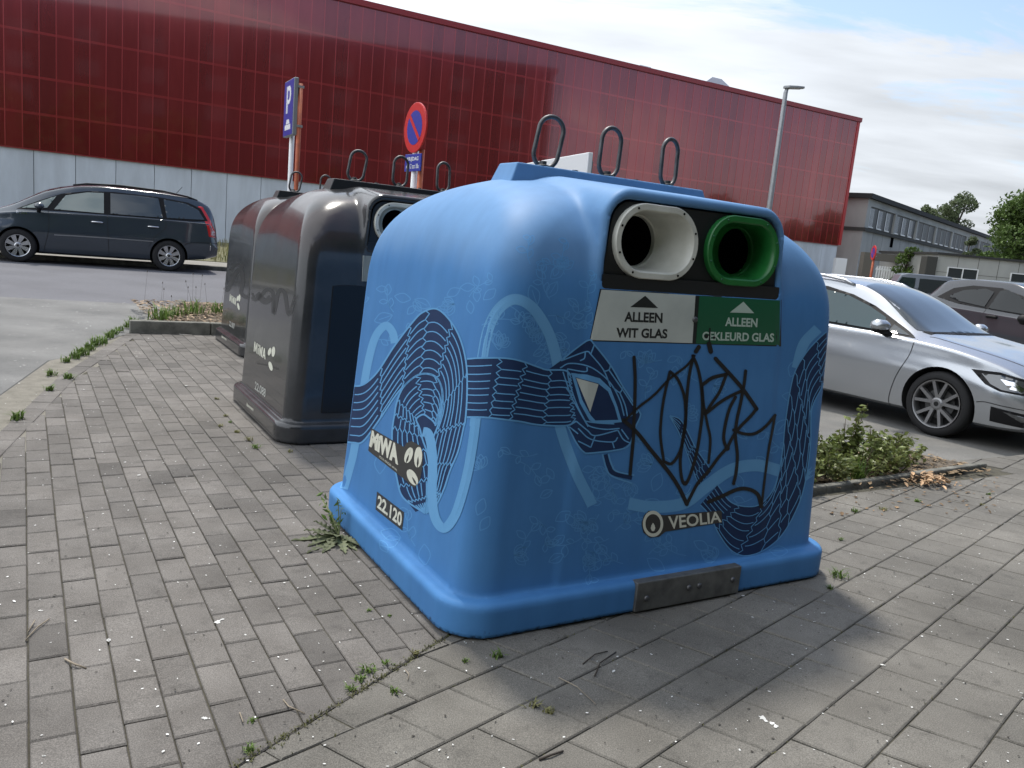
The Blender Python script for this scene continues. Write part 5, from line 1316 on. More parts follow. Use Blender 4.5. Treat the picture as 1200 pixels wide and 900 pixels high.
# ------------------------------------------------------------------ buildings at the far right
def px_of(P):
    v = P-CO; z = v.dot(_f); return 600+FPX*v.dot(CR)/z, 450-FPX*v.dot(CU)/z
M_CONG = mat('aged grey concrete', (0.41, 0.415, 0.395), 0.9, col2=(0.31, 0.315, 0.30), nscale=0.35, stretch=(1, 1, 0.6), bump=0.2, bscale=6)
M_CONL = mat('lighter aged concrete', (0.45, 0.455, 0.435), 0.9, col2=(0.34, 0.345, 0.33), nscale=0.5, stretch=(1, 1, 0.3))
M_ROOFD = mat('dark roof felt', (0.035, 0.035, 0.035), 0.9)
M_FRAME = mat('dark window frame', (0.055, 0.06, 0.065), 0.5)
M_BLIND = mat('pale louvre panes', (0.74, 0.77, 0.80), 0.25, spec=0.8)  # sky reflected in the panes is put into the pale colour
M_PANED = mat('dark reflecting pane', (0.035, 0.042, 0.045), 0.08, spec=0.9)
oc = at_depth(1018.5, 226.7, 62); zt = oc.z; ux = Vector((0.628, 0.778, 0)); uy = Vector((ux.y, -ux.x, 0)); oc.z = 0
def gb(s, d, z): return Vector((ux.x*s+uy.x*d, ux.y*s+uy.y*d, z))
GBD = thing('office_building', 'long weathered grey two storey building with a band of louvred windows', 'building', tuple(oc), 0)
def gbox(mb, s0, s1, d0, d1, z0, z1):
    P = [gb(s, d, z) for z in (z0, z1) for s, d in ((s0, d0), (s1, d0), (s1, d1), (s0, d1))]
    mb.add(P, [(0,1,2,3),(7,6,5,4),(4,5,1,0),(5,6,2,1),(6,7,3,2),(7,4,0,3)])
GL = 62.0; zs = at_depth(1017, 266, 62).z; zh = zt-0.85
mb = MB(); gbox(mb, 0, GL, -14, 0, -0.3, zs-0.12); lw_ = fix_normals(mb.build('lower_wall', M_CONL, GBD))
mb = MB(); gbox(mb, 0.003, 0.9, -14, 0.05, zs-0.115, zt-0.35); gbox(mb, 0.9, GL, -14, -0.25, zs-0.115, zt-0.35); gbox(mb, 0.9, GL, -0.25, 0.05, zh, zt-0.35); fix_normals(mb.build('upper_wall', M_CONG, GBD))
mb = MB(); gbox(mb, -0.3, GL, -14.2, 0.35, zt-0.345, zt); fix_normals(mb.build('roof', M_ROOFD, GBD))
mb = MB(); gbox(mb, -0.1, GL, -14.1, 0.16, zs-0.30, zs-0.06); fix_normals(mb.build('ledge', mat('stained ledge', (0.06, 0.06, 0.055), 0.9), GBD))
s = 1.0; k = 0
while s < GL-2.4 and k < 24:
    w = 2.05
    mb = MB(); gbox(mb, s, s+w, -0.22, -0.05, zs, zh-0.02); fr = fix_normals(mb.build('window', M_FRAME, GBD))
    mb = MB(); gbox(mb, s+0.10, s+w*0.60, -0.06, -0.035, zs+0.12, zh-0.12); fix_normals(mb.build('pane', M_BLIND if k < 6 else mat('shaded louvre pane', (0.30, 0.33, 0.35), 0.25, spec=0.8), fr))  # farther panes get a darker copy, their shade put into the colour
    mb = MB(); 
    for q in range(4): gbox(mb, s+0.10+w*0.125*(q+0.8), s+0.16+w*0.125*(q+0.8), -0.04, -0.015, zs+0.12, zh-0.12)
    fix_normals(mb.build('louvre', M_FRAME, fr))
    mb = MB(); gbox(mb, s+0.06, s+w*0.62, -0.05, 0.01, zs+0.02, zs+0.11); fix_normals(mb.build('sill', M_BLIND, fr))
    s += w+0.12; k += 1
    if k % 3 == 0:
        mb = MB(); gbox(mb, s-0.02, s+0.38, -0.24, 0.09, zs-0.05, zh+0.02); fix_normals(mb.build('pier', M_CONL, GBD)); s += 0.5
for s0, s1, z0, z1 in ((7.5, 8.3, zs-1.1, zs-0.32), (10.5, 11.2, 0.9, 3.0), (33, 35, 1.6, 2.9)):
    mb = MB(); gbox(mb, s0, s1, -0.3, 0.012, z0, z1); fix_normals(mb.build('wall_opening', M_VOID, GBD))
mb = MB(); gbox(mb, -0.012, 0.1, -8.6, -6.0, 1.2, 4.0); fix_normals(mb.build('end_opening', M_VOID, GBD))
mb = MB()
for q in np.arange(2.6, GL, 2.6): gbox(mb, q, q+0.03, -0.1, 0.006, -0.2, zs-0.31)
fix_normals(mb.build('wall_joints', mat('dark joint', (0.09, 0.088, 0.08), 0.9), GBD))

# low garage with two wide windows
g0 = at_depth(1100.5, 296, 46); gzt = g0.z; gz1 = at_depth(1200, 304.5, 46)
GAR = thing('garage', 'low grey flat roofed garage with wide white framed windows', 'building', (g0.x, g0.y, 0), math.atan2(0.25, 10))
mb = MB(); mb.box((0, 0, -0.4), (14, 7, gzt-0.1)); mb.build('wall', M_CONG, GAR)
mb = MB(); mb.box((-0.12, -0.14, gzt-0.095), (14.1, 7.1, gzt+0.02)); mb.build('roof', M_ROOFD, GAR)
mb = MB()
for x in np.arange(1.15, 14, 1.15): mb.box((x, -0.008, -0.3), (x+0.025, 0.01, gzt-0.11))
for z in (gzt-1.05,): mb.box((0.02, -0.009, z), (13.9, 0.01, z+0.022))
mb.build('wall_joints', MATS['dark joint'], GAR)
for x0 in (0.62, 4.2):
    wz0, wz1 = gzt-1.35, gzt-0.72
    mb = MB(); x1 = x0+1.75
    for a, b, c, d in ((x0, x1, wz1-0.05, wz1), (x0, x1, wz0, wz0+0.05), (x0, x0+0.06, wz0+0.051, wz1-0.051), (x1-0.06, x1, wz0+0.051, wz1-0.051), ((x0+x1)/2-0.03, (x0+x1)/2+0.03, wz0+0.051, wz1-0.051)): mb.box((a, -0.05, c), (b, 0.02, d))
    fr = mb.build('window', M_PWHITE, GAR)
    mb = MB(); mb.box((x0+0.05, -0.022, wz0+0.04), (x1-0.05, 0.01, wz1-0.04)); mb.build('pane', M_PANED, fr)
mb = MB(); mb.box((-1.3, -0.3, -0.4), (-0.15, 0.4, 1.1)); mb.box((-0.75, -0.3, 1.1), (-0.15, 0.4, gzt-0.25)); pier = tag(bevel(mb.build('boundary_wall', mat('blackened masonry', (0.05, 0.05, 0.047), 0.95), None), 0.03), 'blackened masonry pier beside the low grey garage', 'wall'); pier.matrix_world = GAR.matrix_basis
# white slatted gate and a dark railing in front of the grey building
p0 = at_depth(1026, 318, 50); p1 = at_depth(1053, 320, 50)
GT = thing('gate', 'white slatted gate in front of the grey building', 'gate', (p0.x, p0.y, 0), 0)
zt1 = at_depth(1030, 311.5, 50).z; l = p1.x-p0.x
for i in range(9):
    mb = MB(); mb.box((l*i/9+0.02, -0.02, 0), (l*(i+0.62)/9+0.02, 0.02, zt1)); mb.build('slat', M_PWHITE, GT)
mb = MB(); mb.box((0, 0.022, zt1-0.25), (l, 0.06, zt1-0.15)); mb.box((0, 0.022, 0.3), (l, 0.06, 0.4)); mb.build('rail', M_PWHITE, GT)
mb = MB(); mb.box((p0.x-0.7, p0.y+0.3, -0.3), (p0.x-0.15, p0.y+0.9, zt1+0.75)); mb.box((p0.x-0.15, p0.y+0.3, zt1+0.3), (p1.x+0.4, p0.y+0.9, zt1+0.75)); tag(mb.build('gate_post', mat('grey brown lintel', (0.12, 0.11, 0.095), 0.9)), 'grey concrete lintel and post around the white gate', 'gate post')
q0 = at_depth(1072, 322, 50); q1 = at_depth(1098, 324, 50); mb = MB(); zt2 = at_depth(1085, 317, 50).z
for i in range(14): x = q0.x+(q1.x-q0.x)*i/13; mb.box((x-0.02, q0.y, -0.2), (x+0.02, q0.y+0.04, zt2))
mb.box((q0.x-0.1, q0.y+0.042, zt2-0.1), (q1.x+0.1, q0.y+0.09, zt2-0.03)); tag(mb.build('railing', M_TRIM), 'dark metal railing between the gate and the garage', 'fence')
p = at_depth(982, 312, 55); mb = MB(); mb.box((p.x-0.2, p.y, -0.3), (p.x+0.55, p.y+0.4, p.z+0.55)); mb.box((p.x-0.2, p.y-0.01, 0.9), (p.x+0.55, p.y, 0.93)); tag(bevel(mb.build('container_box', M_PWHITE), 0.01), 'white storage box against the corner of the red hall', 'box')

# ------------------------------------------------------------------ plants
def leaf_mat(n, c, c2, var=0.45, rough=0.6):
    m = mat(n, c, rough, col2=c2, nscale=1.2, var=var, spec=0.3)
    b = m.node_tree.nodes['Principled BSDF']; t = m.node_tree
    tr = t.nodes.new('ShaderNodeBsdfTranslucent'); mx = t.nodes.new('ShaderNodeMixShader'); mx.inputs[0].default_value = 0.28
    src = b.inputs['Base Color'].links[0].from_socket; t.links.new(src, tr.inputs[0])
    o = t.nodes['Material Output']; t.links.new(b.outputs[0], mx.inputs[1]); t.links.new(tr.outputs[0], mx.inputs[2]); t.links.new(mx.outputs[0], o.inputs[0]); return m
M_LEAF = leaf_mat('mid green foliage', (0.055, 0.10, 0.022), (0.085, 0.135, 0.030))
M_BIRCH = leaf_mat('grey green birch foliage', (0.085, 0.115, 0.055), (0.12, 0.15, 0.075))
M_DEEP = leaf_mat('deep green foliage', (0.06, 0.105, 0.024), (0.09, 0.14, 0.032))
M_SHRUB = leaf_mat('glossy shrub leaves', (0.125, 0.165, 0.040), (0.20, 0.22, 0.085), 0.5, 0.38)
M_GRASS = leaf_mat('fresh grass', (0.085, 0.15, 0.025), (0.13, 0.19, 0.05), 0.4)
M_DRYG = leaf_mat('dry verge grass', (0.155, 0.165, 0.055), (0.24, 0.215, 0.11), 0.4)
M_BARK = mat('bark', (0.085, 0.07, 0.055), 0.95, col2=(0.05, 0.042, 0.035), nscale=8, stretch=(1, 1, 0.2))
M_STEM = mat('brown stem', (0.11, 0.075, 0.045), 0.9)

def leaves_mesh(name, C, size, m, parent=None, flat=0.0, aspect=0.55, droop=0.0):
    """one folded diamond per centre C (n,3); random facing, sizes vary"""
    n = len(C); d = RNG.normal(size=(n, 3)); d[:, 2] = d[:, 2]*(1-flat)-droop; d /= np.linalg.norm(d, axis=1)[:, None]
    u = np.cross(d, RNG.normal(size=(n, 3))); u /= np.linalg.norm(u, axis=1)[:, None]; w = np.cross(d, u)
    s = (np.asarray(size)*RNG.uniform(0.6, 1.35, n))[:, None] if np.ndim(size) == 0 else (size*RNG.uniform(0.7, 1.3, n))[:, None]
    V = np.empty((n, 4, 3)); V[:, 0] = C-d*s*0.5; V[:, 1] = C+u*s*aspect*0.5+w*s*0.10; V[:, 2] = C+d*s*0.5; V[:, 3] = C-u*s*aspect*0.5+w*s*0.10
    me = bpy.data.meshes.new(name); V = V.reshape(-1, 3); b = np.arange(n)*4
    F = np.stack([np.stack([b, b+1, b+2], 1), np.stack([b, b+2, b+3], 1)], 1).reshape(-1, 3)
    me.from_pydata(V.tolist(), [], F.tolist()); me.update()
    at = me.attributes.new('rnd', 'FLOAT', 'POINT'); at.data.foreach_set('value', np.repeat(RNG.uniform(0, 1, n), 4).astype(np.float32))
    me.materials.append(m); o = bpy.data.objects.new(name, me); COL.objects.link(o); o.parent = parent; return o
def blob_points(blobs, n):
    v = np.array([b[3]*b[4]*b[5] for b in blobs])**0.75; v /= v.sum(); P = []
    for b, k in zip(blobs, (v*n).astype(int)):
        x = RNG.normal(size=(k, 3)); x /= np.linalg.norm(x, axis=1)[:, None]; r = RNG.uniform(0.25, 1.0, k)**0.45
        P.append(np.array(b[:3])+x*r[:, None]*np.array(b[3:6])*(1+0.18*np.sin(x[:, :1]*5+b[0])))
    return np.vstack(P)
def tree(name, label, loc, h, w, m, n, ls, crown0=0.3, nb=26, seed=1, group=None, droop=0.0):
    rs = random.Random(seed); t = thing(name, label, 'tree', loc, rs.uniform(0, 6), group)
    mb = MB(); mb.tube([(0, 0, -0.3), (0.03*w, 0, h*0.3), (-0.02*w, 0.02*w, h*0.62), (0, 0, h*0.92)], [h*0.022+0.05, h*0.017+0.03, h*0.010+0.02, 0.02], 9)
    bl = []
    for i in range(nb):
        z = crown0+(1-crown0)*rs.random()**0.9; rr_ = w/2*(1.0-abs((z-crown0)/(1-crown0)*2-0.85)**2*0.55)*0.78
        a = rs.uniform(0, 6.283); q = math.sqrt(rs.random()); x, y = rr_*q*math.cos(a), rr_*q*math.sin(a); s = w*rs.uniform(0.10, 0.19)
        bl.append((x, y, h*z*0.95, s, s, s*rs.uniform(0.6, 0.85)))
        if i % 2 == 0: mb.tube([(0, 0, h*max(0.18, z-0.28)), (x*0.5, y*0.5, h*(z-0.10)), (x, y, h*z*0.95)], [h*0.007+0.015, h*0.005+0.01, 0.01], 5)
    mb.build('trunk', M_BARK, t, True)
    leaves_mesh('crown', blob_points(bl, n), ls, m, t, droop=droop); return t
for x, y, dp, hw, nm, lb, m, n, sd in ((1128, 223, 96, 5.6, 'birch_tree', 'taller grey green birch rising behind the roof of the grey building', M_BIRCH, 6500, 5),
                                   (1093, 234, 100, 4.6, 'birch_tree', 'slimmer birch left of the taller one, behind the grey building', M_BIRCH, 4200, 9)):
    P = at_depth(x, y, dp); tree(nm, lb, (P.x, P.y, 0), P.z, hw, m, n, 0.30, 0.35, 30, sd, 'birches behind the grey building', 0.4)
P = at_depth(1218, 226, 62); tree('broadleaf_tree', 'bushy deep green tree at the right end of the grey building', (P.x, P.y, 0), P.z, 9.5, M_DEEP, 22000, 0.27, 0.15, 46, 3)
P = at_depth(1190, 262, 75); tree('broadleaf_tree', 'darker tree just behind the bushy one at the right edge', (P.x, P.y, 0), P.z, 6, M_DEEP, 6000, 0.36, 0.15, 26, 8)
P = at_depth(1139, 272, 54); tree('sapling', 'thin young tree standing close to the grey building wall', (P.x, P.y, 0), P.z, 1.5, M_BIRCH, 900, 0.20, 0.4, 12, 4, None, 0.3)
P = at_depth(1066, 291, 49); tree('climbing_bush', 'dark green bush growing over the railing beside the white gate', (P.x, P.y, 0), P.z, 2.2, M_DEEP, 1800, 0.16, 0.25, 16, 6)
# the trees along the street and across the car park known from reflections; the last copies are added unseen to darken the bank fronts
first = tree('street_tree', 'broad tree out of view, among those mirrored in the red cladding and those added for shade', (46, 26, PARK_Z), 8, 7, M_DEEP, 7000, 0.55, 0.08, 50, 12, 'trees mirrored in the hall and car glass')
for i, (x, y, sc) in enumerate(((49, 33, 0.9), (53, 39, 1.1), (56, 46, 0.85), (61, 53, 1.05), (66, 60, 1.0), (72, 67, 1.1), (51, 36, 0.85), (55, 42, 0.9), (58, 49, 1.0), (64, 57, 0.9), (69, 63, 0.95), (48, 29, 0.95), (78, 73, 1.0), (24, 6, 0.9), (20, 0, 0.75), (0.5, -9.5, 1.35), (6.5, -7.5, 1.45), (13, -4, 1.3), (-6, -12.5, 1.2))):
    t = dup(first, (x, y, -0.3), i*1.3); t.scale = (sc, sc, sc)
APT0, APT1 = Vector((45, 20, 0)), Vector((4, -26, 0)); d_ = (APT1-APT0); al = d_.length
APT = thing('apartment_block', 'tall dark brick block opposite, seen mirrored in the left part of the red cladding', 'building', (45, 20, PARK_Z-0.2), math.atan2(d_.y, d_.x))
mb = MB(); mb.box((0, 0, 0), (al, 12, 21)); mb.build('wall', mat('dark brown brick', (0.055, 0.036, 0.030), 0.85, col2=(0.04, 0.028, 0.024), nscale=3), APT)
mb = MB(); mb.box((-0.3, -0.3, 21.002), (al+0.3, 12.3, 21.5)); mb.build('roof', M_ROOFD, APT)
for fl in range(6):
    for c in range(9):
        mb = MB(); x = 3+c*6.4; mb.box((x, -0.05, 2.2+fl*3.1), (x+2.4, 0.02, 3.8+fl*3.1)); mb.build('window', M_PANED, APT)

def gp(x, y, z=0.0):
    d = pray(x, y); t = (z-CO.z)/d.z; return CO+d*t
def grass_tuft(mb, p, n, h, spread, rs, wd=0.004):
    for _ in range(n):
        a = rs.uniform(0, 6.283); l = h*rs.uniform(0.5, 1.15); ln = rs.uniform(0.15, 0.9)*spread; b = Vector((p[0]+rs.gauss(0, spread*0.22), p[1]+rs.gauss(0, spread*0.22), p[2]))
        d = Vector((math.cos(a), math.sin(a), 0)); sd_ = Vector((-d.y, d.x, 0))*wd*rs.uniform(0.7, 1.4)
        m1 = b+d*ln*0.35+Vector((0, 0, l*0.65)); e = b+d*ln+Vector((0, 0, l*rs.uniform(0.75, 1.0)))
        mb.add([b-sd_, b+sd_, m1+sd_*0.8, m1-sd_*0.8, e], [(0,1,2,3),(3,2,4)], rs.random())
rs = random.Random(21)
# dry verge in front of the hall
mb = MB()
for _ in range(9000):
    a, b = rs.uniform(-34, 9), 22.3+15*rs.random()**1.6; p = W(a, b, 0.17); grass_tuft(mb, p, 1, rs.uniform(0.18, 0.5), 0.14, rs, 0.012)
tag(mb.build('verge_grass', M_DRYG), kind='stuff')
# weeds along the gutter kerb and in the joints
def weed(label, x, y, n, h, sp, m, name='weed_tuft', group='weeds in the paving joints', wd=0.004, z=0.0):
    p = gp(x, y, z); mb = MB(); grass_tuft(mb, (0, 0, 0), n, h, sp, rs, wd); o = mb.build(name, m); o.location = p; tag(o, label, 'weed', group); return o
KW = 'fresh green weed tuft along the kerb of the gutter'
for x, y, s in ((78, 424, 0.7), (88, 420, 0.9), (96, 416, 1.1), (104, 410, 1.0), (112, 405, 1.1), (119, 402, 1.0), (127, 396, 1.0), (134, 392, 0.9), (141, 388, 0.8), (150, 384, 1.0), (157, 381, 1.3), (60, 440, 0.7), (80, 444, 0.7), (20, 492, 0.8), (57, 458, 0.6)):
    weed(KW, x, y, int(46*s), 0.085*s, 0.11*s, M_GRASS, group='weed tufts along the gutter kerb', wd=0.005)
JW = 'small weed tuft in a paving joint'
for x, y, s, m in ((432, 787, 1.0, M_GRASS), (422, 798, 0.8, M_GRASS), (411, 808, 0.7, M_GRASS), (452, 778, 0.6, M_GRASS), (582, 770, 1.0, M_GRASS), (545, 776, 0.5, M_GRASS), (462, 811, 0.7, M_GRASS), (625, 828, 0.8, M_DRYG), (645, 836, 0.7, M_DRYG), (296, 846, 0.5, M_GRASS), (292, 880, 0.8, M_GRASS),
                   (486, 766, 0.6, M_DRYG), (983, 676, 1.6, M_GRASS), (972, 690, 0.7, M_GRASS), (258, 500, 0.8, M_DRYG), (277, 507, 0.9, M_DRYG), (291, 516, 1.0, M_DRYG), (300, 525, 1.0, M_GRASS), (264, 488, 0.7, M_DRYG), (254, 468, 0.8, M_DRYG), (270, 495, 0.6, M_GRASS), (340, 530, 0.7, M_DRYG), (1002, 600, 1.0, M_GRASS), (1035, 598, 0.9, M_DRYG), (1074, 588, 0.8, M_GRASS), (1158, 580, 0.7, M_GRASS), (1150, 592, 0.6, M_DRYG), (985, 633, 0.6, M_GRASS), (432, 716, 0.35, M_GRASS), (456, 722, 0.3, M_GRASS)):
    weed(JW, x, y, int(20*s)+4, 0.026*s, 0.045*s, m, wd=0.0025)
# moss and grit in the joints of the seam
mb = MB()
for _ in range(300):
    t = rs.random()*1.1; p = Vector((SEAM[0][0]+(SEAM[1][0]-SEAM[0][0])*t+rs.gauss(0, .008), SEAM[0][1]+(SEAM[1][1]-SEAM[0][1])*t+rs.gauss(0, .008), 0)); grass_tuft(mb, p, 2, rs.uniform(0.003, 0.011), 0.014, rs, 0.0015)
for _ in range(900):
    ic = rs.randint(-4, 20); o = ic*TW; s_ = rs.uniform(-3, 4); q = (O[0]+T1[0]*s_+T2[0]*o, O[1]+T1[1]*s_+T2[1]*o)
    if q[1] > 1.2 and q[0]*E2.x+q[1]*E2.y < 3.0 and half(*SEAM)[0][0]*q[0]+half(*SEAM)[0][1]*q[1] > half(*SEAM)[1]: grass_tuft(mb, (q[0], q[1], -0.004), 2, rs.uniform(0.004, 0.012), 0.012, rs, 0.0015)
tag(mb.build('joint_moss', leaf_mat('olive moss', (0.075, 0.085, 0.025), (0.13, 0.12, 0.05))), kind='stuff')

# thistle at the left corner of the blue bank
p = gp(397, 630); TH = thing('thistle', 'flattened thistle with jagged leaves at the foot of the blue bank', 'weed', tuple(p))
def jag_leaf(mb, a, l, w, el, bend):
    n = 12; L_ = []; R_ = []
    for i in range(n+1):
        t = i/n; x = l*t; z = 0.012+math.sin(el)*x-bend*x*x; ww = w*math.sin(math.pi*min(1, t*0.9+0.08))*(1.0 if i % 2 else 0.5)
        c, s_ = math.cos(a), math.sin(a); xx = x*math.cos(el)
        L_.append((c*xx-s_*ww, s_*xx+c*ww, max(0.004, z)+0.006*(i % 2))); R_.append((c*xx+s_*ww, s_*xx-c*ww, max(0.004, z)+0.006*(i % 2)))
    mid = [((L_[i][0]+R_[i][0])/2, (L_[i][1]+R_[i][1])/2, (L_[i][2]+R_[i][2])/2-0.006) for i in range(n+1)]
    vs = L_+mid+R_; m = n+1; fs = [(i, i+1, m+i+1, m+i) for i in range(n)]+[(m+i, m+i+1, 2*m+i+1, 2*m+i) for i in range(n)]; mb.add(vs, fs, rs.random())
mb = MB()
for a, l, w, el in ((-2.7, 0.26, 0.035, 0.12), (-2.2, 0.22, 0.034, 0.15), (-1.7, 0.25, 0.035, 0.1), (-1.2, 0.24, 0.033, 0.12), (-0.75, 0.20, 0.03, 0.2), (-3.0, 0.20, 0.03, 0.3), (2.9, 0.18, 0.028, 0.5), (-2.45, 0.17, 0.03, 0.4), (-1.45, 0.16, 0.03, 0.45), (-0.9, 0.22, 0.03, 0.08), (-1.95, 0.29, 0.03, 0.06), (2.4, 0.15, 0.025, 0.8)): jag_leaf(mb, a, l, w, el, 0.9)
mb.build('leaves', leaf_mat('dull thistle green', (0.10, 0.125, 0.055), (0.155, 0.17, 0.10), 0.35), TH)
mb = MB(); 
for e in ((-0.03, 0.06, 0.20), (-0.12, 0.10, 0.17), (-0.16, 0.22, 0.14), (0.0, 0.02, 0.16)): mb.tube([(0, 0, 0), (e[0]*0.5, e[1]*0.5, e[2]*0.7), e], [0.004, 0.003, 0.002], 5)
mb.build('stems', mat('pale green stem', (0.17, 0.19, 0.08), 0.8), TH)
C = np.vstack([np.array(e)*t+RNG.normal(size=3)*0.012 for e in ((-0.03, 0.06, 0.20), (-0.12, 0.10, 0.17), (-0.16, 0.22, 0.14), (0.0, 0.02, 0.16)) for t in np.linspace(0.45, 1.05, 7)])
leaves_mesh('upper_leaves', C, 0.045, M_GRASS, TH, aspect=0.35)

TH.scale = (0.8, 0.8, 0.8)
# low shrubs on the right
def shrub(label, a, b, w, h, n, seed):
    r_ = random.Random(seed); p = W(a, b, 0.0); t = thing('low_shrub', label, 'shrub', tuple(p), 0, 'low shrubs beside the silver car'); mb = MB(); C = []
    for i in range(n):
        an = r_.uniform(0, 6.283); q = math.sqrt(r_.random()); x, y = w*q*math.cos(an), w*q*math.sin(an); hh_ = 1.3*h*r_.uniform(0.55, 1.0)*(1-0.3*q)
        ex, ey = x+math.cos(an)*0.06*r_.random(), y+math.sin(an)*0.06*r_.random(); P = [(x*0.6, y*0.6, 0), (x, y, hh_*0.55), (ex, ey, hh_)]; mb.tube(P, [0.004, 0.003, 0.0015], 4)
        for k in range(int(12+hh_*44)):
            f_ = r_.uniform(0.25, 1.02); g = resample(P, 12)[min(11, int(f_*11))]; C.append((g[0]+r_.gauss(0, .018), g[1]+r_.gauss(0, .018), max(0.01, g[2]+r_.gauss(0, .012))))
    mb.build('stems', M_STEM, t); leaves_mesh('foliage', np.array(C), 0.046, M_SHRUB, t, flat=0.5, aspect=0.62); return t
for i, (a, b, w, h, n, lb) in enumerate(((3.45, 3.55, 0.20, 0.26, 34, 'low shrub touching the right corner of the blue bank'), (3.85, 3.45, 0.24, 0.24, 40, 'low shrub second from the blue bank, behind the edging'),
        (4.25, 3.52, 0.26, 0.28, 44, 'broad low shrub in the middle of the bed'), (4.98, 3.60, 0.09, 0.44, 9, 'tallest shrub, its sprigs in front of the car wheel'), (4.90, 3.42, 0.24, 0.25, 38, 'low shrub behind the heap of dry leaves'),
        (3.60, 3.95, 0.25, 0.28, 34, 'low shrub at the back of the bed near the blue bank'), (4.1, 3.95, 0.25, 0.30, 34, 'low shrub at the back of the bed, before the car sill'), (5.35, 3.55, 0.16, 0.28, 14, 'sparse straggling shrub at the open end of the bed'), (3.62, 3.34, 0.17, 0.20, 26, 'small low shrub at the front of the bed next to the blue bank'), (4.08, 3.33, 0.16, 0.19, 24, 'small low shrub at the front edge, middle of the edging'), (4.52, 3.40, 0.18, 0.20, 26, 'small low shrub at the front edge, left of the grass tuft'), (5.18, 3.40, 0.17, 0.20, 22, 'small low shrub directly behind the dry leaf heap'), (5.6, 3.62, 0.17, 0.20, 14, 'thin low shrub at the far right end of the bed'), (4.55, 3.72, 0.22, 0.30, 30, 'shrub behind the bright grass tuft, at the back of the bed'))):
    shrub(lb, a, b, w, h, n, 40+i)
p = W(4.72, 3.28, 0.0); mb = MB(); grass_tuft(mb, (0, 0, 0), 60, 0.17, 0.10, rs, 0.005); o = mb.build('grass_tuft', M_GRASS); o.location = p; tag(o, 'bright green grass tuft just behind the dry leaf heap', 'grass')
def flakes(name, pts, size, m, curl=0.5, kind='stuff'):
    mb = MB()
    for p in pts:
        s = size*rs.uniform(0.5, 1.4); a = rs.uniform(0, 6.283); c, sn = math.cos(a), math.sin(a); tl = rs.uniform(-curl, curl); k = rs.uniform(0.55, 1.1)
        q = [(-s, 0), (-0.3*s, k*s*0.6), (0.5*s, k*s*0.5), (s, 0), (0.4*s, -k*s*0.6), (-0.4*s, -k*s*0.5)]
        top = [(p[0]+c*x-sn*y, p[1]+sn*x+c*y, p[2]+0.002+abs(tl)*s*0.5+tl*x*0.6+abs(y)*curl*0.5) for x, y in q]
        mb.add(top, [(0,1,2,3),(0,3,4,5)], rs.random())
    o = mb.build(name, m); return tag(o, kind=kind) if kind else o
M_BARKC = mat('pale bark chips', (0.24, 0.175, 0.115), 0.9, var=0.6)
flakes('bark_mulch', [(*xy(W(rs.uniform(1.15, 4.2), 9.82+2.4*rs.random())), 0.105+rs.uniform(0, .012)) for _ in range(3600)], 0.030, M_BARKC)
flakes('bed_litter', [(*xy(W(rs.uniform(3.25, 6.1), rs.uniform(3.18, 4.0))), 0.014+rs.uniform(0, .01)) for _ in range(1500)], 0.022, mat('mixed leaf litter', (0.22, 0.155, 0.09), 0.9, var=0.6))
LH = []
for _ in range(120):
    q = W(5.25+rs.gauss(0, .11), 3.12+rs.gauss(0, .06)); d = math.hypot((q-W(5.25, 3.10)).x, (q-W(5.25, 3.10)).y); LH.append((q.x, q.y, max(0.002, 0.085-0.35*d)*rs.random()+0.003))
o = flakes('dry_leaf_heap', LH, 0.022, mat('tan dry leaves', (0.40, 0.26, 0.15), 0.8, var=0.45), 0.9, None); tag(o, 'heap of curled tan dry leaves lying against the edging', 'leaf heap')
flakes('scattered_leaves', [(*xy(gp(rs.uniform(965, 1170), rs.uniform(556, 606))), 0.002) for _ in range(110)], 0.014, mat('brown leaf bits', (0.20, 0.13, 0.07), 0.9, var=0.6), 0.7)
# grit, chips and droppings on the paving
M_SPECK = mat('white specks', (0.62, 0.62, 0.60), 0.8, var=0.3)
pts = []
for _ in range(3200):
    x, y = rs.uniform(-3.9, 4.2), 1.4+7.5*rs.random()**1.3
    b = x*E2.x+y*E2.y; a = x*E1.x+y*E1.y
    if b < 3.1 or (a < 1.2 and b < 9.6): pts.append((x, y, 0.0015))
flakes('paving_specks', pts, 0.0042, M_SPECK, 0.0)
flakes('paving_specks', rs.sample(pts, 110), 0.0078, M_SPECK, 0.0)
flakes('paving_specks', [(*xy(W(rs.uniform(-9, 1.2), rs.uniform(6.5, 13))), 0.004) for _ in range(500)], 0.010, M_SPECK, 0.0)
flakes('paving_grit', [(p_[0]+rs.uniform(-.4, .4), p_[1]+rs.uniform(-.4, .4), 0.0015) for p_ in pts], 0.0045, mat('dark grit', (0.04, 0.036, 0.03), 0.9), 0.2)
def splat(x, y, s, e, a0):
    p = gp(x, y); mb = MB()
    for k in range(7):
        r_ = s*rs.uniform(0.25, 0.6)*(1.2 if k == 0 else 0.5); d = s*e*(k/6); c = (p.x+math.cos(a0)*d+rs.gauss(0, s*0.15), p.y+math.sin(a0)*d+rs.gauss(0, s*0.15))
        mb.add([(c[0]+r_*rs.uniform(.6, 1.3)*math.cos(t), c[1]+r_*rs.uniform(.6, 1.3)*math.sin(t), 0.0022+k*0.0002) for t in np.linspace(0, 6.283, 11)[:-1]], [tuple(range(10))])
    o = mb.build('bird_dropping', M_SPECK); tag(o, kind='stuff')
for q in ((893, 842, 0.022, 2.6, -0.9), (905, 848, 0.012, 1.5, -0.9), (255, 729, 0.016, 1.2, 1), (237, 842, 0.014, 1.2, 0), (46, 716, 0.010, 1, 0), (702, 721, 0.008, 1, 0), (963, 719, 0.010, 1.4, 0.3), (953, 729, 0.007, 1, 0), (1034, 780, 0.009, 1, 0)): splat(*q)
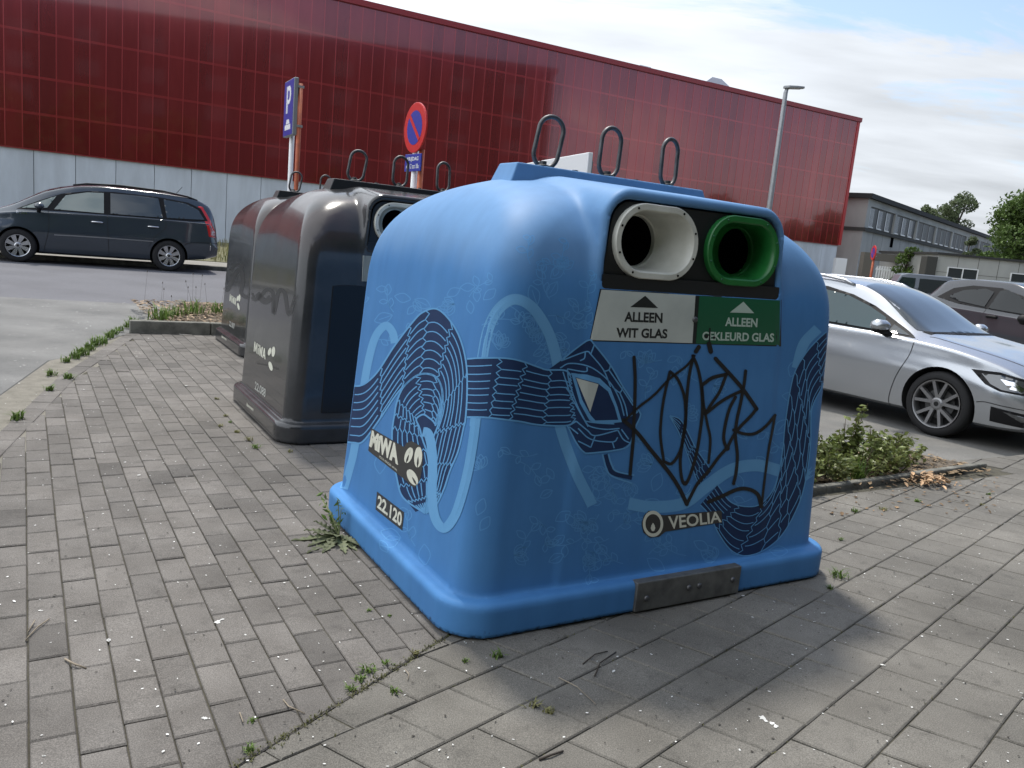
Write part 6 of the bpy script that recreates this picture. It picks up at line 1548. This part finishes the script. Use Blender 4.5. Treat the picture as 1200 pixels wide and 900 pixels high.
def twig(label, pts, r, m=None):
    P = [gp(x, y, 0.004) for x, y in pts]; mb = MB(); mb.tube([tuple(p+Vector((0, 0, 0.004*(i % 2)))) for i, p in enumerate(P)], [r*0.75*(1-0.12*i) for i in range(len(P))], 6); o = mb.build('twig', m or M_TWIG, None, True); tag(o, label, 'twig', 'twigs lying on the paving'); return o
M_TWIG = mat('dry twig', (0.30, 0.25, 0.19), 0.9, col2=(0.18, 0.15, 0.11), nscale=30); M_TWD = mat('dark twig', (0.045, 0.036, 0.03), 0.9)
twig('short straight twig at the left edge of the pavers, longer of a pair', [(30, 750), (44, 736), (58, 725)], 0.0032)
twig('short twig crossing over the longer of the pair', [(33, 740), (41, 728)], 0.003)
twig('curved brown twig lying left of centre', [(76, 772), (86, 779), (101, 783)], 0.0042)
twig('pale bent twig on the joint near the lower middle', [(332, 820), (338, 829), (357, 836)], 0.003)
twig('long thin pale twig in front of the steel plate', [(655, 794), (676, 806), (698, 825)], 0.0022)
twig('forked dark twig in the shade of the blue bank', [(697, 792), (703, 778), (722, 764)], 0.0035, M_TWD)
twig('dark twig lying beside the forked one', [(683, 778), (697, 768), (712, 763)], 0.003, M_TWD)
twig('thick black twig at the bottom edge', [(632, 890), (646, 886), (660, 880)], 0.005, M_TWD)
twig('small pale twig near the seam', [(474, 784), (479, 791), (478, 797)], 0.002)
twig('tiny stick in a joint at lower left', [(281, 835), (285, 848)], 0.0025)
twig('bleached root against the planter kerb', [(190, 386), (205, 389), (212, 392), (225, 393)], 0.008, mat('bleached wood', (0.45, 0.42, 0.38), 0.9))
# planter: grass clumps, seed heads and a red flower
PG = 'grass clump in the bark planter'
for a, b, s in ((1.25, 10.05, 1.2), (1.5, 10.5, 0.9), (1.75, 10.8, 1.3), (2.05, 11.0, 1.1), (2.3, 10.9, 0.9), (2.55, 10.6, 0.9), (1.35, 10.25, 1.0), (2.75, 10.2, 0.8)):
    p = W(a, b, 0.1); mb = MB(); grass_tuft(mb, (0, 0, 0), int(34*s), 0.17*s, 0.20*s, rs, 0.006); o = mb.build('grass_clump', M_GRASS); o.location = p; tag(o, PG, 'grass', 'grass clumps in the bark planter')
mb = MB()
for _ in range(24):
    p = W(rs.uniform(1.2, 3.0), rs.uniform(9.95, 12), 0.1); h_ = rs.uniform(0.22, 0.48); e = (p.x+rs.gauss(0, .05), p.y+rs.gauss(0, .05), p.z+h_); mb.tube([tuple(p), e], [0.0016, 0.001], 4); mb.tube([e, (e[0], e[1], e[2]+0.025)], [0.007, 0.003], 5)
tag(mb.build('seed_heads', mat('dark seed heads', (0.09, 0.075, 0.06), 0.9)), kind='stuff')
p = W(2.72, 10.0, 0.1); FL = thing('flower', 'small leafy plant with one red flower beside the farthest grey bank', 'flower', tuple(p))
C = blob_points([(0, 0, 0.16, 0.12, 0.12, 0.14), (0.05, 0.02, 0.30, 0.09, 0.09, 0.12)], 240); leaves_mesh('foliage', C, 0.05, M_GRASS, FL)
mb = MB(); hx = (-0.06, -0.08, 0.42); mb.tube([(0, 0, 0), (-0.03, -0.03, 0.25), hx], [0.005, 0.003, 0.003], 5); mb.build('stem', M_STEM, FL)
mb = MB()
for k in range(6):
    a = k*1.05; mb.add([hx, (hx[0]+0.04*math.cos(a), hx[1]+0.04*math.sin(a), hx[2]+0.012), (hx[0]+0.05*math.cos(a+.5), hx[1]+0.05*math.sin(a+.5), hx[2]+0.022), (hx[0]+0.04*math.cos(a+1.0), hx[1]+0.04*math.sin(a+1.0), hx[2]+0.012)], [(0,1,2,3)])
mb.build('petals', mat('red petals', (0.55, 0.015, 0.02), 0.5), FL)
